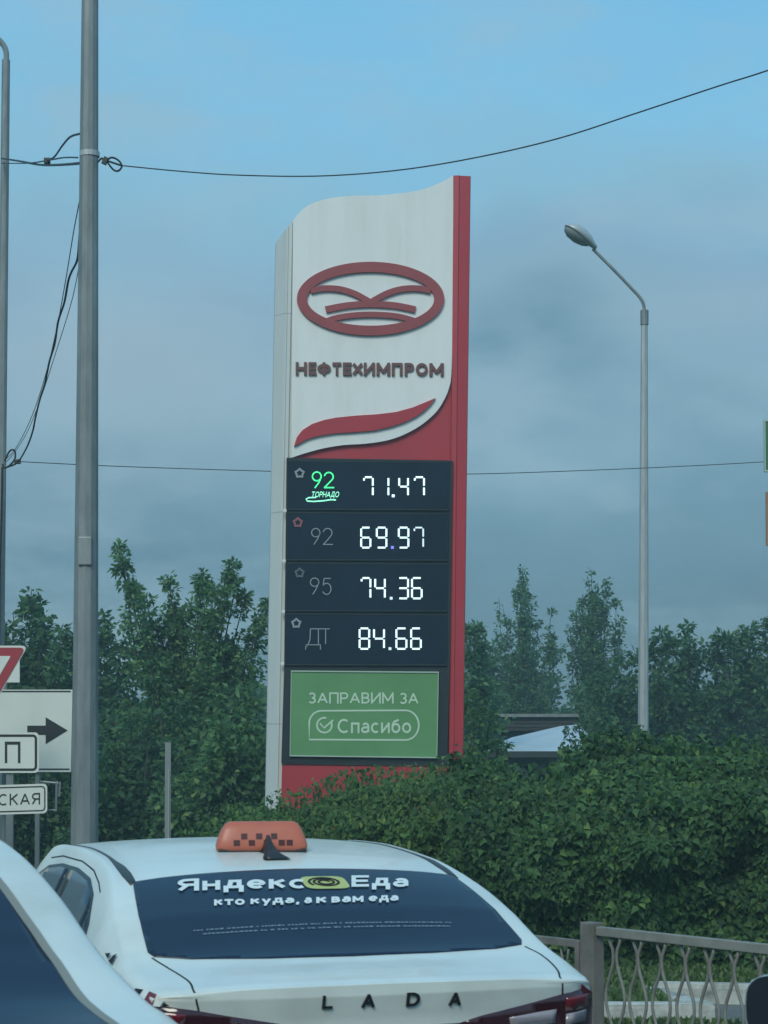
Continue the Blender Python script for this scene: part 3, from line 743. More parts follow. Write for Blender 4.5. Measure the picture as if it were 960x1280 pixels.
# shark-fin aerial
fin = [(-.0, 0), (.0, .012), (.055, .05), (.10, .058), (.125, .05), (.15, .0)]
bm = B()
prof = [(-.12, .0, .040), (-.10, .022, .042), (-.05, .036, .034), (-.015, .066, .022), (.01, .092, .016), (.05, .092, .015), (.068, .045, .026), (.08, .0, .034)]
FX = TX(345, 1074)
rows = []
for y, z, w_ in prof:
    rows.append([bm.verts.new((-w_*1.25, y, 0)), bm.verts.new((-w_*.55, y, z*.75)), bm.verts.new((0, y, z)), bm.verts.new((w_*.55, y, z*.75)), bm.verts.new((w_*1.25, y, 0))])
for i in range(len(rows)-1):
    for k in range(4): bm.faces.new((rows[i][k], rows[i][k+1], rows[i+1][k+1], rows[i+1][k]))
    bm.faces.new((rows[i][4], rows[i][0], rows[i+1][0], rows[i+1][4]))
bmesh.ops.recalc_face_normals(bm, faces=bm.faces)
for v in bm.verts: v.co.z += hit(FX[0], FX[1]+.06, 'T')[0].z-.006; v.co.y += FX[1]+.09; v.co.x += FX[0]
obj('aerial', bm, M_blackpl, taxi, True)
# roof sign: stands on the roof, a thing of its own
TSY = 1.60
tz = hit(0, TSY, 'T')[0].z
TS_M = TAXI_M @ Matrix.Diagonal((1/1.09, 1, 1, 1)) @ Matrix.Translation((-.03, TSY, tz)) @ Matrix.Rotation(R(-10), 4, 'Z') @ Matrix.Diagonal((.93, 1, .98, 1))
ts = empty('taxi_roof_sign', TS_M); tag(ts, 'orange taxi roof sign with a row of dark checkers, standing on the white taxi', 'taxi sign')
bm = B()
lv = [(0, .205, .06), (.02, .208, .062), (.05, .200, .056), (.09, .182, .042), (.115, .165, .030), (.124, .145, .018)]
rws = []
for z, a, b in lv:
    rws.append([bm.verts.new((sq(t, a, b, .35)[0], sq(t, a, b, .35)[1], z)) for t in [2*math.pi*k/48 for k in range(48)]])
for i in range(len(rws)-1):
    for k in range(48): bm.faces.new((rws[i][k], rws[i][(k+1) % 48], rws[i+1][(k+1) % 48], rws[i+1][k]))
bm.faces.new(rws[-1]); bm.faces.new(rws[0][::-1])
obj('sign_shell', bm, M_orange, ts, True)
bm = B(); box(bm, -.2, .2, -.058, .058, -.012, .006, bev=.004); obj('sign_base', bm, M_blackpl, ts)
for k in range(8):
    x = -.118+k*.034
    z = .034 if k % 2 == 0 else .062
    if k == 7: z = .034; x += .002
    if k == 7: pass
    yb = -.062 if z < .05 else -.0525
    bm = B(); prism(bm, [(x-.014, z-.012), (x+.014, z-.012), (x+.014, z+.012), (x-.014, z+.012)], 0, .003)
    for v in bm.verts: v.co.y += np.interp(v.co.z, [0, .02, .05, .09], [-.0610, -.0630, -.057, -.0435])-.001
    obj('checker', bm, M_check, ts)

# ------------------------------------------------------------ neighbouring cars
NB_M = Matrix.Translation((-.96, 4.0, 0)) @ Matrix.Rotation(R(28), 4, 'Z') @ Matrix.Diagonal((1, 1, 1.185, 1))
build_car('parked_car', NB_M, 'white car cut off by the lower left corner, nearest of the cars', film=M_film, long_glass=True)
RC_M = Matrix.Translation((1.46, 2.64, 0)) @ Matrix.Rotation(R(-12), 4, 'Z') @ Matrix.Diagonal((1, 1, 1.16, 1))
build_car('parked_car', RC_M, 'pale car at the lower right edge, only its wing mirror showing', paint=mat('silver_paint', (.34, .37, .37), .35, coat=.4, dirt=(.2, .2, .2), dirt_amt=.3))

# ------------------------------------------------------------ the price pylon
PY_M = Matrix.Translation(at(457, 932, 24.5)*Vector((1, 1, 0)) if False else Vector((kx(457, 24.5), 24.5, 0))) @ Matrix.Rotation(R(4.0), 4, 'Z') @ Matrix.Rotation(R(.75), 4, 'Y')
py = empty('price_pylon', PY_M); tag(py, 'tall red and white petrol station pylon with lit price display', 'petrol sign')
def SL(x, y, d=0.0): return on_plane(x, y, PY_M, d)
def SP(pts, d=0.0): return [SL(x, y, d) for x, y in pts]
def rectmap(x0, y0, x1, y1, d=0.0):            # photo rect -> local map
    a = Vector(SL(x0, y1, d)); b = Vector(SL(x1, y1, d)); c = Vector(SL(x0, y0, d)); e_ = Vector(SL(x1, y0, d))
    def f(u, v):
        p = a*(1-u)*(1-v)+b*u*(1-v)+c*(1-u)*v+e_*u*v
        return p.x, p.y
    return f
wave = [(366, 277), (374, 267), (385, 258), (400, 252), (415, 248.5), (440, 246), (470, 245.5), (495, 243.5), (520, 240), (540, 234), (555, 227), (566, 221)]
# red backing body from the wave down to the ground
bm = B(); prism(bm, SP([(372, 279)]+[(x, y+2) for x, y in wave[1:] if x > 374]+[(563, 600), (557, 1115), (354, 1115), (366, 574)]), .0, .46)
obj('backing', bm, M_red, py)
# white upper panel, proud of the red
low = [(566, 330), (565, 420), (563.5, 470), (561, 485), (556, 498), (547, 513), (535, 525), (520, 536), (500, 546), (480, 552), (455, 555.5), (430, 557), (405, 561), (382, 567), (364, 573)]
low = [(p.x, p.y) for p in spline([(a, b, 0) for a, b in low], 3)]
bm = B(); prism(bm, SP([(x, y) for x, y in spline([(a, b, 0) for a, b in wave], 3) and [(p.x, p.y) for p in spline([(a, b, 0) for a, b in wave], 3)]]+low), -.05, -.004)
obj('white_panel', bm, M_white, py)
# chamfered white left column
o_t = [SL(366, 277), SL(352.5, 991)]; i_t = [SL(345, 300), SL(332, 991)]
def column(bm, secs):
    rr = [[bm.verts.new((x, y, z)) for x, y, z in s] for s in secs]
    n_ = len(rr[0])
    for i in range(len(rr)-1):
        for k in range(n_): bm.faces.new((rr[i][k], rr[i][(k+1) % n_], rr[i+1][(k+1) % n_], rr[i+1][k]))
    bm.faces.new(rr[0][::-1]); bm.faces.new(rr[-1]); bmesh.ops.recalc_face_normals(bm, faces=bm.faces)
(tx1, tz1), (bx1, bz1) = o_t; (tx0, tz0), (bx0, bz0) = i_t
zs = np.linspace(bz1-1.2, tz0, 6)
seamz = [SL(345, y)[1] for y in (392, 640, 905)]
edges_z = [.0]+sorted(seamz)+[None]
colp = empty('edge_column', Matrix.Identity(4)); colp.parent = py
def colx(z, which):
    t = (z-bz1)/(tz1-bz1); return (bx1+(tx1-bx1)*t) if which else (bx0+(tx0-bx0)*t)
for i in range(len(edges_z)-1):
    z0 = edges_z[i]; z1 = edges_z[i+1]
    zo1 = z1 if z1 is not None else tz0; zi1 = z1 if z1 is not None else tz1
    def sec(zL, zR):
        xl, xr = colx(zL, 0), colx(zR, 1); w_ = xr-xl
        return [(xl, .22, zL), (xl+w_*.02, .14, zL), (xl+w_*.58, -.02, zL+(zR-zL)*.55), (xl+w_*.68, -.045, zL+(zR-zL)*.64), (xl+w_*.74, -.045, zL+(zR-zL)*.7), (xl+w_*.76, -.03, zL+(zR-zL)*.74), (xr-.004, -.03, zR), (xr-.004, .003, zR), (xr+.07, .003, zR), (xr+.07, .45, zR), (xl, .45, zL)]
    g_ = .0018
    bm = B(); column(bm, [sec(z0+g_, z0+g_), sec(zo1-g_ if z1 else zo1, zi1-g_ if z1 else zi1)])
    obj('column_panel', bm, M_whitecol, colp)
# right red column with a crease
(ax0, az0), (ax1, az1) = SL(566, 221), SL(588, 221); (cx0, cz0), (cx1, cz1) = SL(560, 965), SL(578.5, 965)
def rsec(z):
    t = (z-cz0)/(az0-cz0); l_ = cx0+(ax0-cx0)*t+.003; r_ = cx1+(ax1-cx1)*t; w_ = r_-l_
    return [(l_, -.055, z), (l_+w_*.30, -.075, z), (l_+w_*.36, -.060, z), (l_+w_*.95, -.055, z), (r_, -.04, z), (r_, .47, z), (l_, .47, z)]
bm = B(); column(bm, [rsec(0), rsec(cz0), rsec((az0+cz0)/2), rsec(az0)]); obj('red_column', bm, M_red, py)
# raised swoosh
sw_t = [(367.5, 558), (371, 547), (378, 538), (390, 530.5), (405, 525.5), (420, 522.5), (445, 520), (470, 518.5), (495, 515.5), (515, 510), (530, 504), (544, 498)]
sw_b = [(538, 506), (530, 514), (520, 521), (505, 528.5), (488, 534), (468, 538.5), (445, 540.5), (420, 542), (400, 545), (385, 549)]
bm = B(); prism(bm, SP(sw_t+sw_b, -.05), -.085, -.052); obj('swoosh', bm, M_red, py)
# emblem
em = empty('emblem', Matrix.Identity(4)); em.parent = py
U = SL(464, 374)[0]-SL(463, 374)[0]
bm = B(); n_ = 72
pts_o = SP([(463+92*math.cos(t), 374-46*math.sin(t)) for t in [2*math.pi*k/n_ for k in range(n_)]], -.05)
pts_i = SP([(463+79.5*math.cos(t), 374.3-33.5*math.sin(t)) for t in [2*math.pi*k/n_ for k in range(n_)]], -.05)
vo = [[bm.verts.new((x, y, z)) for x, z in P] for P in (pts_o, pts_i) for y in (-.085, -.052)]
for k in range(n_):
    j = (k+1) % n_
    bm.faces.new((vo[0][k], vo[0][j], vo[2][j], vo[2][k])); bm.faces.new((vo[1][j], vo[1][k], vo[3][k], vo[3][j]))
    bm.faces.new((vo[0][j], vo[0][k], vo[1][k], vo[1][j])); bm.faces.new((vo[2][k], vo[2][j], vo[3][j], vo[3][k]))
bmesh.ops.recalc_face_normals(bm, faces=bm.faces)
obj('emblem_ring', bm, M_redlogo, em)
def eband(pts, w, k=4, y0=-.083):
    P = [(p.x, p.y) for p in spline([(a, b, 0) for a, b in pts], k)]
    bm = B(); ribbon_strip(bm, SP(P, -.05), w*U, y0, -.052); return obj('emblem_band', bm, M_redlogo, em)
wing = [(388, 364), (400, 361.5), (414, 361), (429, 363), (445, 368.5), (463, 378.5)]
eband(wing, 7.5); eband([(926-a, b) for a, b in wing], 7.5, y0=-.0845)
eband([(407, 387.5), (420, 384.8), (438, 382), (463, 380.6), (490, 382), (507, 384.8), (519, 387.5)], 8, y0=-.0815)
eband([(406, 403), (418, 398.5), (438, 395), (463, 393.6), (490, 395), (508, 398.5), (522, 403)], 7, y0=-.0838)
# company name, each raised letter on its own
name_px = [(369, 384), (385, 396), (396, 414), (415, 427), (428, 440), (440, 454), (454, 469), (470, 488), (489, 503.5), (505, 518), (519, 535), (536, 555)]
for ch, (a, b) in zip('НЕФТЕХИМПРОМ', name_px):
    t0 = (a-369)/186*1.5
    text_on('sign_letter', ch, rectmap(a+.6, 453+t0, b-.6, 469+t0, -.05), M_letter, py, depth=.022, y=-.054, t=.25)
# display cabinet and the four rows
bm = B(); prism(bm, SP([(358, 573.5), (565, 577), (561, 835), (558, 957), (351.5, 953), (355, 835)]), -.10, -.003)
obj('display_cabinet', bm, M_cab, py)
rows_y = [(575, 577.5, 636.5, 638), (639.5, 641, 699.5, 701), (702.5, 704, 763, 764.5), (766, 767.5, 831, 832)]
SEG = {'0': 'abcdef', '1': 'bc', '2': 'abged', '3': 'abgcd', '4': 'fgbc', '5': 'afgcd', '6': 'afgedc', '7': 'abcF', '8': 'abcdefg', '9': 'abcdfg'}
D = -.135
def seg_line(bm, p, q, w=2.2, d=D):
    a = Vector(SL(*p, d)); b = Vector(SL(*q, d)); ribbon_strip(bm, [(a.x, a.y), (a.lerp(b, .5).x, a.lerp(b, .5).y), (b.x, b.y)], w*U, d-.006, d+.008)
def digit(par, ch, x0, x1, y0, y1, m, w=2.9):
    bm = B(); ym = (y0+y1)/2; g_ = 1.2
    S_ = {'a': ((x0+g_, y0), (x1-g_, y0)), 'd': ((x0+g_, y1), (x1-g_, y1)), 'g': ((x0+g_, ym), (x1-g_, ym)),
          'f': ((x0, y0+g_), (x0, ym-g_)), 'b': ((x1, y0+g_), (x1, ym-g_)), 'e': ((x0, ym+g_), (x0, y1-g_)), 'c': ((x1, ym+g_), (x1, y1-g_)), 'F': ((x0, y0+g_), (x0, y0+g_+3))}
    for s in SEG[ch]: seg_line(bm, *S_[s], w=w)
    return obj('digit', bm, m, par)
rows_d = [
    (596.5, 620, [('7', 455, 466), ('1', 474, 485.5), ('4', 499, 510), ('7', 518.5, 530)], 491.5, M_seg),
    (659.5, 684.5, [('6', 451.5, 463), ('9', 471, 483), ('9', 498.5, 510.5), ('7', 518, 529)], 490.5, M_blue),
    (722.5, 748, [('7', 452, 463), ('4', 469, 481), ('3', 498, 510), ('6', 515, 527)], 489, M_segdim),
    (785.5, 811, [('8', 449.5, 461.5), ('4', 467.5, 480), ('6', 495.5, 508), ('6', 514, 526)], 487.5, M_segdim)]
def stroke(par, name, polys, m, w=1.6):
    bm = B()
    for P in polys: ribbon_strip(bm, SP(P, D), w*U, D-.004, D+.008)
    return obj(name, bm, m, par)
def arc(cx, cy, rx, ry, a0, a1, n_=14): return [(cx+rx*math.cos(R(a0+(a1-a0)*k/n_)), cy-ry*math.sin(R(a0+(a1-a0)*k/n_))) for k in range(n_+1)]
def thin9(x, y0, y1, w_):
    r = w_/2; cy = y0+r
    return [arc(x+r, cy, r, r, 0, 360, 20), [(x+2*r-.3, cy+1.5), (x+r*1.5, cy+r+2), (x+r*.55, y1)]]
def thin2(x, y0, y1, w_):
    r = w_/2
    return [arc(x+r, y0+r, r, r, 170, -35)+[(x+r*.9, y1-5), (x, y1)], [(x-.4, y1), (x+2*r+1.2, y1)]]
def thin5(x, y0, y1, w_):
    return [[(x+w_*.95, y0), (x+w_*.2, y0)], [(x+w_*.2, y0), (x+w_*.08, y0+9)]+arc(x+w_*.48, y1-7, w_*.5, 7, 130, -150)]
for (yt, yt2, yb2, yb), (y0, y1, digs, dotx, dm), i in zip(rows_y, rows_d, range(4)):
    xl = lambda y: 358-(y-575)*.012; xr = lambda y: 563-(y-575)*.016
    mod = empty('price_module', Matrix.Identity(4)); mod.parent = py
    mod['label'] = ['top price row, green 92 and 71.47', 'price row 92 at 69.97', 'price row 95 at 74.36', 'bottom price row, diesel at 84.66'][i]
    bm = B(); prism(bm, SP([(xl(yt)+1, yt), (xr(yt)-1, yt+1.5), (xr(yb)-1, yb+.5), (xl(yb)+1, yb)], -.1), -.125, -.101); obj('module_glass', bm, M_disp, mod)
    bm = B(); ribbon_strip(bm, SP([(xl(yt)+2, yt+1.2), (xr(yt)-2, yt+2.7), (xr(yb)-2, yb-.8), (xl(yb)+2, yb-1.2)], -.12), 1.6*U, -.131, -.126, closed=True); obj('module_bezel', bm, M_cab, mod)
    for ch, a, b in digs:
        dim = (ch == '7' and a > 500) and i == 1
        digit(mod, ch, a, b, y0, y1, M_segdim if dim else M_seg, 1.9 if dim else 2.2)
    bm = B(); x_, z_ = SL(dotx, y1, D); box(bm, x_-.016, x_+.016, D-.006, D+.008, z_-.014, z_+.018); obj('decimal_point', bm, dm, mod)
lr = [o for o in py.children if o.name.startswith('price_module')]
stroke(lr[0], 'grade_mark', thin9(390.5, 590, 610, 11)+thin2(405.5, 590.5, 609.5, 11), M_green, 1.5)
stroke(lr[0], 'grade_underline', [[(395, 621.8), (386, 622), (382.5, 624), (384, 626.3), (392, 626.8), (404, 626), (414, 624.5), (420, 625)]], M_greenpale, 1.5)
text_on('grade_script', 'ТОРНАДО', rectmap(390, 614.5, 424, 623, D), M_greenpale, lr[0], y=D-.003, shear=.3, t=.15)
stroke(lr[1], 'grade_mark', thin9(389.5, 660.5, 680.5, 10.5)+thin2(404, 660.5, 680.5, 11), M_label, 1.15)
stroke(lr[2], 'grade_mark', thin9(388, 722.5, 743, 10.5)+thin5(403, 723, 743, 11), M_label, 1.15)
stroke(lr[3], 'grade_mark', [[(384.5, 808), (382, 808), (382, 812)], [(382, 806), (401, 806)], [(400.5, 806), (400.5, 812)], [(385, 806), (387.5, 799), (388, 786)], [(388, 786), (412, 786)], [(398, 786), (398, 806)], [(407, 786), (407, 805)]], M_label, 1.1)
for i, (fx, fy, m_) in enumerate(((374.5, 591.5, M_label), (372.3, 653, M_labelred), (374.5, 716, M_labeldim), (370.3, 779, M_label))):
    P = [(fx+(5.6 if k % 2 == 0 else 3.9)*math.sin(R(36*k)), fy-(5.6 if k % 2 == 0 else 3.9)*math.cos(R(36*k))) for k in range(10)]
    bm = B(); ribbon_strip(bm, SP(P, D), 2.6*U, D-.003, D+.008, closed=True); obj('flower_mark', bm, m_, lr[i])
# green banner
bm = B(); prism(bm, SP([(363.5, 838), (548.5, 839.5), (546.5, 948), (361.8, 945.5)], -.1), -.128, -.101); ban = obj('green_banner', bm, M_banner, py)
bm = B(); ribbon_strip(bm, SP([(364.3, 839), (547.8, 840.5), (545.8, 947), (362.6, 944.6)], -.12), 1.6*U, -.140, -.129, closed=True); obj('banner_frame', bm, M_bannerframe, py)
text_on('banner_lettering', 'ЗАПРАВИМ', rectmap(386, 865.5, 492, 879.5, -.13), M_bannertext, ban, y=-.131, t=.15)
text_on('banner_lettering', 'ЗА', rectmap(500, 866, 523, 880, -.13), M_bannertext, ban, y=-.131, t=.15)
text_on('banner_lettering', 'Спасибо', rectmap(422, 898.5, 514, 916.5, -.13), M_bannertext, ban, y=-.131, t=.15)
pill = arc(402, 904, 15.5, 15.5, 180, 90, 8)+arc(507, 906.5, 16.5, 18.5, 90, -90, 14)+[(386.5, 924.5)]
bm = B(); ribbon_strip(bm, SP(pill, -.13), 2.0*U, -.132, -.129, closed=True); obj('banner_pill', bm, M_bannertext, ban)
bm = B(); ribbon_strip(bm, SP(arc(405.5, 906.5, 9.3, 9.3, 75, 385, 24), -.13), 2.1*U, -.132, -.129)
ribbon_strip(bm, SP([(400, 904), (405, 910), (416.5, 900)], -.13), 2.1*U, -.1325, -.129); obj('banner_tick', bm, M_bannertext, ban)
# red plinth
bm = B(); prism(bm, SP([(352.5, 956), (559, 958), (555, 1118), (348, 1118)]), -.11, -.004); obj('plinth', bm, M_red, py)
bm = B(); ribbon_strip(bm, SP([(352, 954.5), (559, 957)], -.1), 1.6*U, -.125, -.101); obj('plinth_trim', bm, M_brown, py)
bm = B()
for (x, y) in ((356, 638), (355, 701), (354, 764), (353, 829)):
    x_, z_ = SL(x, y, -.1); box(bm, x_-.02, x_+.02, -.128, -.09, z_-.02, z_+.014)
obj('clip', bm, M_white, py)

# ------------------------------------------------------------ poles and cables
BPY = 16.0
pb, pt = at(105.5, 1060, BPY), at(112.5, 0, BPY)
def pole_pt(t): return pb+(pt-pb)*t
t0 = -pb.z/(pt.z-pb.z)
bp = empty('street_pole', Matrix.Translation(pole_pt(t0))); tag(bp, 'thick tapered grey steel pole rising out of the top of the picture', 'pole')
loc0 = pole_pt(t0)
bm = B(); rb, rt = 17.3/F*BPY, 10.6/F*BPY
ts_ = [t0, 0, .25, .5, .75, 1.0, 1.25]
tube(bm, [pole_pt(t)-loc0 for t in ts_], [rb+(rt-rb)*t for t in ts_], n=12); obj('pole_shaft', bm, M_galv, bp)
bm = B(); c_ = at(112, 193, BPY)-loc0; r_ = 12.8/F*BPY; tube(bm, [c_-Vector((0, 0, .02)), c_+Vector((0, 0, .02))], r_, n=16); obj('pole_clamp', bm, M_galv2, bp)
bm = B(); c_ = at(108, 690, BPY)-loc0; box(bm, c_.x-.05, c_.x+.055, c_.y-.108, c_.y-.06, c_.z-.11, c_.z+.11, bev=.01); obj('shaft_block', bm, M_galv, bp)  # raised rectangular block standing for a lighter mark on the shaft
# far left lamp post with curved arm
LPY = 26.0
b0, b1 = at(-3, 1000, LPY), at(7.5, 75, LPY); t0 = -b0.z/(b1.z-b0.z); base = b0+(b1-b0)*t0
lp = empty('street_lamp', Matrix.Translation(base)); tag(lp, 'grey lamp post with curved arm at the far left edge', 'street lamp')
bm = B(); tube(bm, [Vector((0, 0, 0)), b0-base, b1-base], [7.2/F*LPY, 6.8/F*LPY, 5.2/F*LPY], n=12); obj('pole_shaft', bm, M_galv, lp)
arm = spline([at(7.5, 78, LPY), at(7.8, 66, LPY), at(4, 56, LPY), at(-6, 46, LPY), at(-30, 30, LPY), at(-75, 10, LPY)], 5)
bm = B(); tube(bm, [p-base for p in arm], .035, n=8); obj('lamp_arm', bm, M_galv, lp)
def lamp_head(par, p0, p1, base, wid=.17, hgt=.10):
    """cobra head from neck p0 to nose p1"""
    d = (p1-p0); Lh = d.length; d.normalize(); s = Vector((0, 1, 0)); s = (s-d*s.dot(d)).normalized(); u = d.cross(s).normalized()
    if u.z < 0: u = -u
    prof = [(0, .22, .35), (.12, .42, .55), (.28, .70, .85), (.5, .95, 1.0), (.72, 1.0, .9), (.88, .8, .6), (.97, .42, .3), (1, .1, .08)]
    bm = B(); rows_ = []
    for t, w_, h_ in prof:
        c = p0+d*Lh*t-base
        rows_.append([bm.verts.new(c+s*wid*w_*math.cos(a)+u*hgt*h_*(math.sin(a)*(1.0 if math.sin(a) > 0 else .25))) for a in [2*math.pi*k/16 for k in range(16)]])
    for i in range(len(rows_)-1):
        for k in range(16): bm.faces.new((rows_[i][k], rows_[i][(k+1) % 16], rows_[i+1][(k+1) % 16], rows_[i+1][k]))
    bm.faces.new(rows_[0]); bm.faces.new(rows_[-1]); bmesh.ops.recalc_face_normals(bm, faces=bm.faces)
    obj('lamp_head', bm, M_lamp, par, True)
    bm = B(); rows_ = []
    for t, w_, h_ in [(.22, .3, .3), (.34, .62, .7), (.55, .84, 1), (.78, .84, .95), (.92, .5, .6), (.97, .15, .2)]:
        c = p0+d*Lh*t-base-u*hgt*.16
        rows_.append([bm.verts.new(c+s*wid*w_*math.cos(a)-u*hgt*.75*h_*math.sin(a)) for a in [math.pi*k/10 for k in range(11)]])
    for i in range(len(rows_)-1):
        for k in range(10): bm.faces.new((rows_[i][k], rows_[i][k+1], rows_[i+1][k+1], rows_[i+1][k]))
    bmesh.ops.recalc_face_normals(bm, faces=bm.faces)
    obj('lamp_glass', bm, M_lampglass, par, True)
lamp_head(lp, at(-72, 12, LPY), at(-125, -5, LPY), base)
# right lamp post
RPY = 34.0
b0, b1 = at(804, 930, RPY), at(805.5, 390, RPY); t0 = -b0.z/(b1.z-b0.z); base = b0+(b1-b0)*t0
rp = empty('street_lamp', Matrix.Translation(base)); tag(rp, 'slim grey street lamp with angled arm to the right of the pylon', 'street lamp')
bm = B(); tube(bm, [Vector((0, 0, 0)), b0-base, (b0+b1)/2-base, b1-base], [7.2/F*RPY, 6.8/F*RPY, 5.7/F*RPY, 4.2/F*RPY], n=8); obj('pole_shaft', bm, M_galv2, rp)
bm = B(); tube(bm, [p-base for p in (at(805.5, 406, RPY), at(805.5, 388, RPY))], 5.3/F*RPY, n=10); obj('pole_collar', bm, M_galv, rp)
arm = spline([at(805.5, 392, RPY), at(804.5, 381, RPY), at(800, 372, RPY), at(790, 361, RPY), at(766, 336, RPY), at(741, 311, RPY)], 4)
bm = B(); tube(bm, [p-base for p in arm], 2.1/F*RPY, n=8); obj('lamp_arm', bm, M_galv, rp)
lamp_head(rp, at(744, 311, RPY), at(707, 281, RPY-.25), base, wid=.19, hgt=.15)

def cable(name, pts, r, label, m=M_dark, k=8, n=6, cat='cable', group=None):
    P = spline(pts, k); c0 = P[0].copy(); bm = B(); tube(bm, [p-c0 for p in P], r, n=n)
    o = obj(name, bm, m); o.location = c0; tag(o, label, cat, group); return o
q = 1/F
sag = [(152, 207, 16), (230, 214.5, 15.9), (300, 219, 15.7), (400, 220, 15.4), (500, 212.5, 15.0), (600, 196, 14.6), (700, 172.5, 14.2), (800, 140, 13.8), (900, 107, 13.4), (960, 88, 13.2), (1100, 40, 12.7), (1400, -75, 11.6)]
cable('overhead_cable', [at(*p) for p in sag], .0048, 'long dark cable sagging from the thick pole up to the right edge')
cable('tie_wire', [at(x, y, 15.95) for x, y in ((122, 203), (127, 198), (131, 200), (152, 207))], .008, 'short tie wire holding the cable to the thick pole')
loop = [(133, 201), (139, 197), (146, 199), (151, 204), (152, 209), (148, 213.5), (143, 213), (138, 208), (134, 202)]
cable('cable_loop', [at(x, y, 15.95) for x, y in loop], .008, 'small coiled loop of wire just right of the thick pole')
bm = B(); c_ = at(131.5, 201, 15.95); box(bm, -.02, .02, -.015, .015, -.03, .03, bev=.005, M=Matrix.Rotation(R(25), 4, 'Y'))
o = obj('cable_clamp', bm, M_blackpl); o.location = c_; tag(o, 'small black clamp at the start of the sagging cable, right of the thick pole', 'clamp')
cable('overhead_cable', [at(2, 198, 25.9), at(25, 201.5, 23.5), at(50, 206, 20.5), at(75, 206, 18), at(101, 204, 16)], .012, 'thick black cable between the far left lamp post and the thick pole')
cable('overhead_cable', [at(2, 204, 25.9), at(35, 204, 22), at(62, 200, 19), at(80, 197, 17.5), at(97, 197, 16)], .007, 'thin wire running just above the thick black cable at left')
bm = B(); c_ = at(59, 201, 19.3); box(bm, -.03, .03, -.02, .02, -.028, .028, bev=.008)
o = obj('cable_clamp', bm, M_blackpl); o.location = c_; tag(o, 'small black clamp on the thin wire left of the thick pole', 'clamp')
cable('wire_tail', [at(60, 200, 19.3), at(68, 196, 18.6), at(78, 182, 17.6), at(88, 171, 16.8), at(101, 167, 16)], .009, 'loose wire curving up from the clamp to the thick pole')
wav = [(101, 262), (99, 300), (96, 325), (90, 340), (86, 352), (80, 378), (73, 402), (68, 430), (62, 452), (57, 478), (50, 500), (45, 522), (40, 540), (33, 560), (22, 578), (9, 584)]
cable('hanging_cable', [at(x+random.uniform(-.8, .8), y, 16+(y-262)/322*9.8) for x, y in wav], .0105, 'thick kinked black cable hanging from the thick pole to the left post', k=6)
cable('hanging_wire', [at(x, y, 16+(y-240)/335*9.8) for x, y in ((101, 243), (92, 290), (83, 345), (72, 405), (58, 465), (40, 520), (20, 560), (6, 575))], .0045, 'thin straight wire left of the kinked black cable')
cable('hanging_wire', [at(x, y, 16+(y-240)/335*9.8) for x, y in ((101, 320), (90, 375), (70, 440), (52, 495), (35, 538), (18, 566), (7, 578))], .004, 'thin wire close beside the kinked black cable')
cable('cable_loop', [at(x, y, 25.8) for x, y in ((6, 576), (12, 564), (18, 563), (19, 572), (14, 580), (6, 585), (3, 580))], .012, 'small loop of wire at the far left lamp post')
bm = B(); c_ = at(22, 577, 25.8); box(bm, -.04, .04, -.02, .02, -.03, .03, bev=.008)
o = obj('cable_clamp', bm, M_blackpl); o.location = c_; tag(o, 'small black clamp beside the far left lamp post', 'clamp')
cable('overhead_cable', [at(24, 577, 25.9), at(150, 583, 26.5), at(335, 589, 27), at(470, 592, 27.4), at(590, 592.5, 27.8), at(720, 588.5, 28.2), at(850, 583, 28.6), at(960, 577, 29), at(1100, 568, 29.5)], .0055, 'thin level wire passing behind the price pylon', m=M_dark)
cable('drop_wire', [at(3, 584, 25.8), at(2, 640, 25.85), at(-1, 760, 25.9), at(-2, 900, 25.9)], .014, 'dark cable running down the far left lamp post')

# thin post near the trees
c_ = at(210, 928, 20)
pr = empty('metal_post', Matrix.Translation((c_.x, 20, 0))); tag(pr, 'thin rusty grey metal post standing alone in front of the left trees', 'post')
bm = B(); box(bm, -.028, .028, -.004, .004, 0, c_.z); box(bm, -.028, -.020, .0045, .045, 0, c_.z-.01); obj('post_angle', bm, M_steel, pr)
bm = B(); c2 = c_.z-.26; tube(bm, [(.012, -.012, 0), (.010, -.012, c2*.6), (.012, -.012, c2)], .008, n=6); obj('post_rod', bm, M_galv2, pr)

# ------------------------------------------------------------ road signs at the left
GY = 18.0
def plate(name, par, poly, Y, m, th=.004, org=None):
    P = [at(x, y, Y) for x, y in poly]; bm = B(); prism(bm, [(p.x-org.x, p.z) for p in P], Y-org.y, Y-org.y+th); return obj(name, bm, m, par)
def rr_px(x0, y0, x1, y1, r, s=0.0, n_=5):
    o = []
    for cx, cy, a0 in ((x1-r, y0+r, 90), (x1-r, y1-r, 0), (x0+r, y1-r, -90), (x0+r, y0+r, -180)):
        for k in range(n_+1):
            a = R(a0-90*k/n_); o.append((cx+r*math.cos(a), cy-r*math.sin(a)+s*(cx-x1)))
    return o
def post(par, px, Y, ytop, r, org, n_=10):
    c = at(px, ytop, Y); bm = B(); tube(bm, [(c.x-org.x, Y-org.y, 0), (c.x-org.x, Y-org.y, c.z)], r, n=n_); obj('post', bm, M_steel, par)
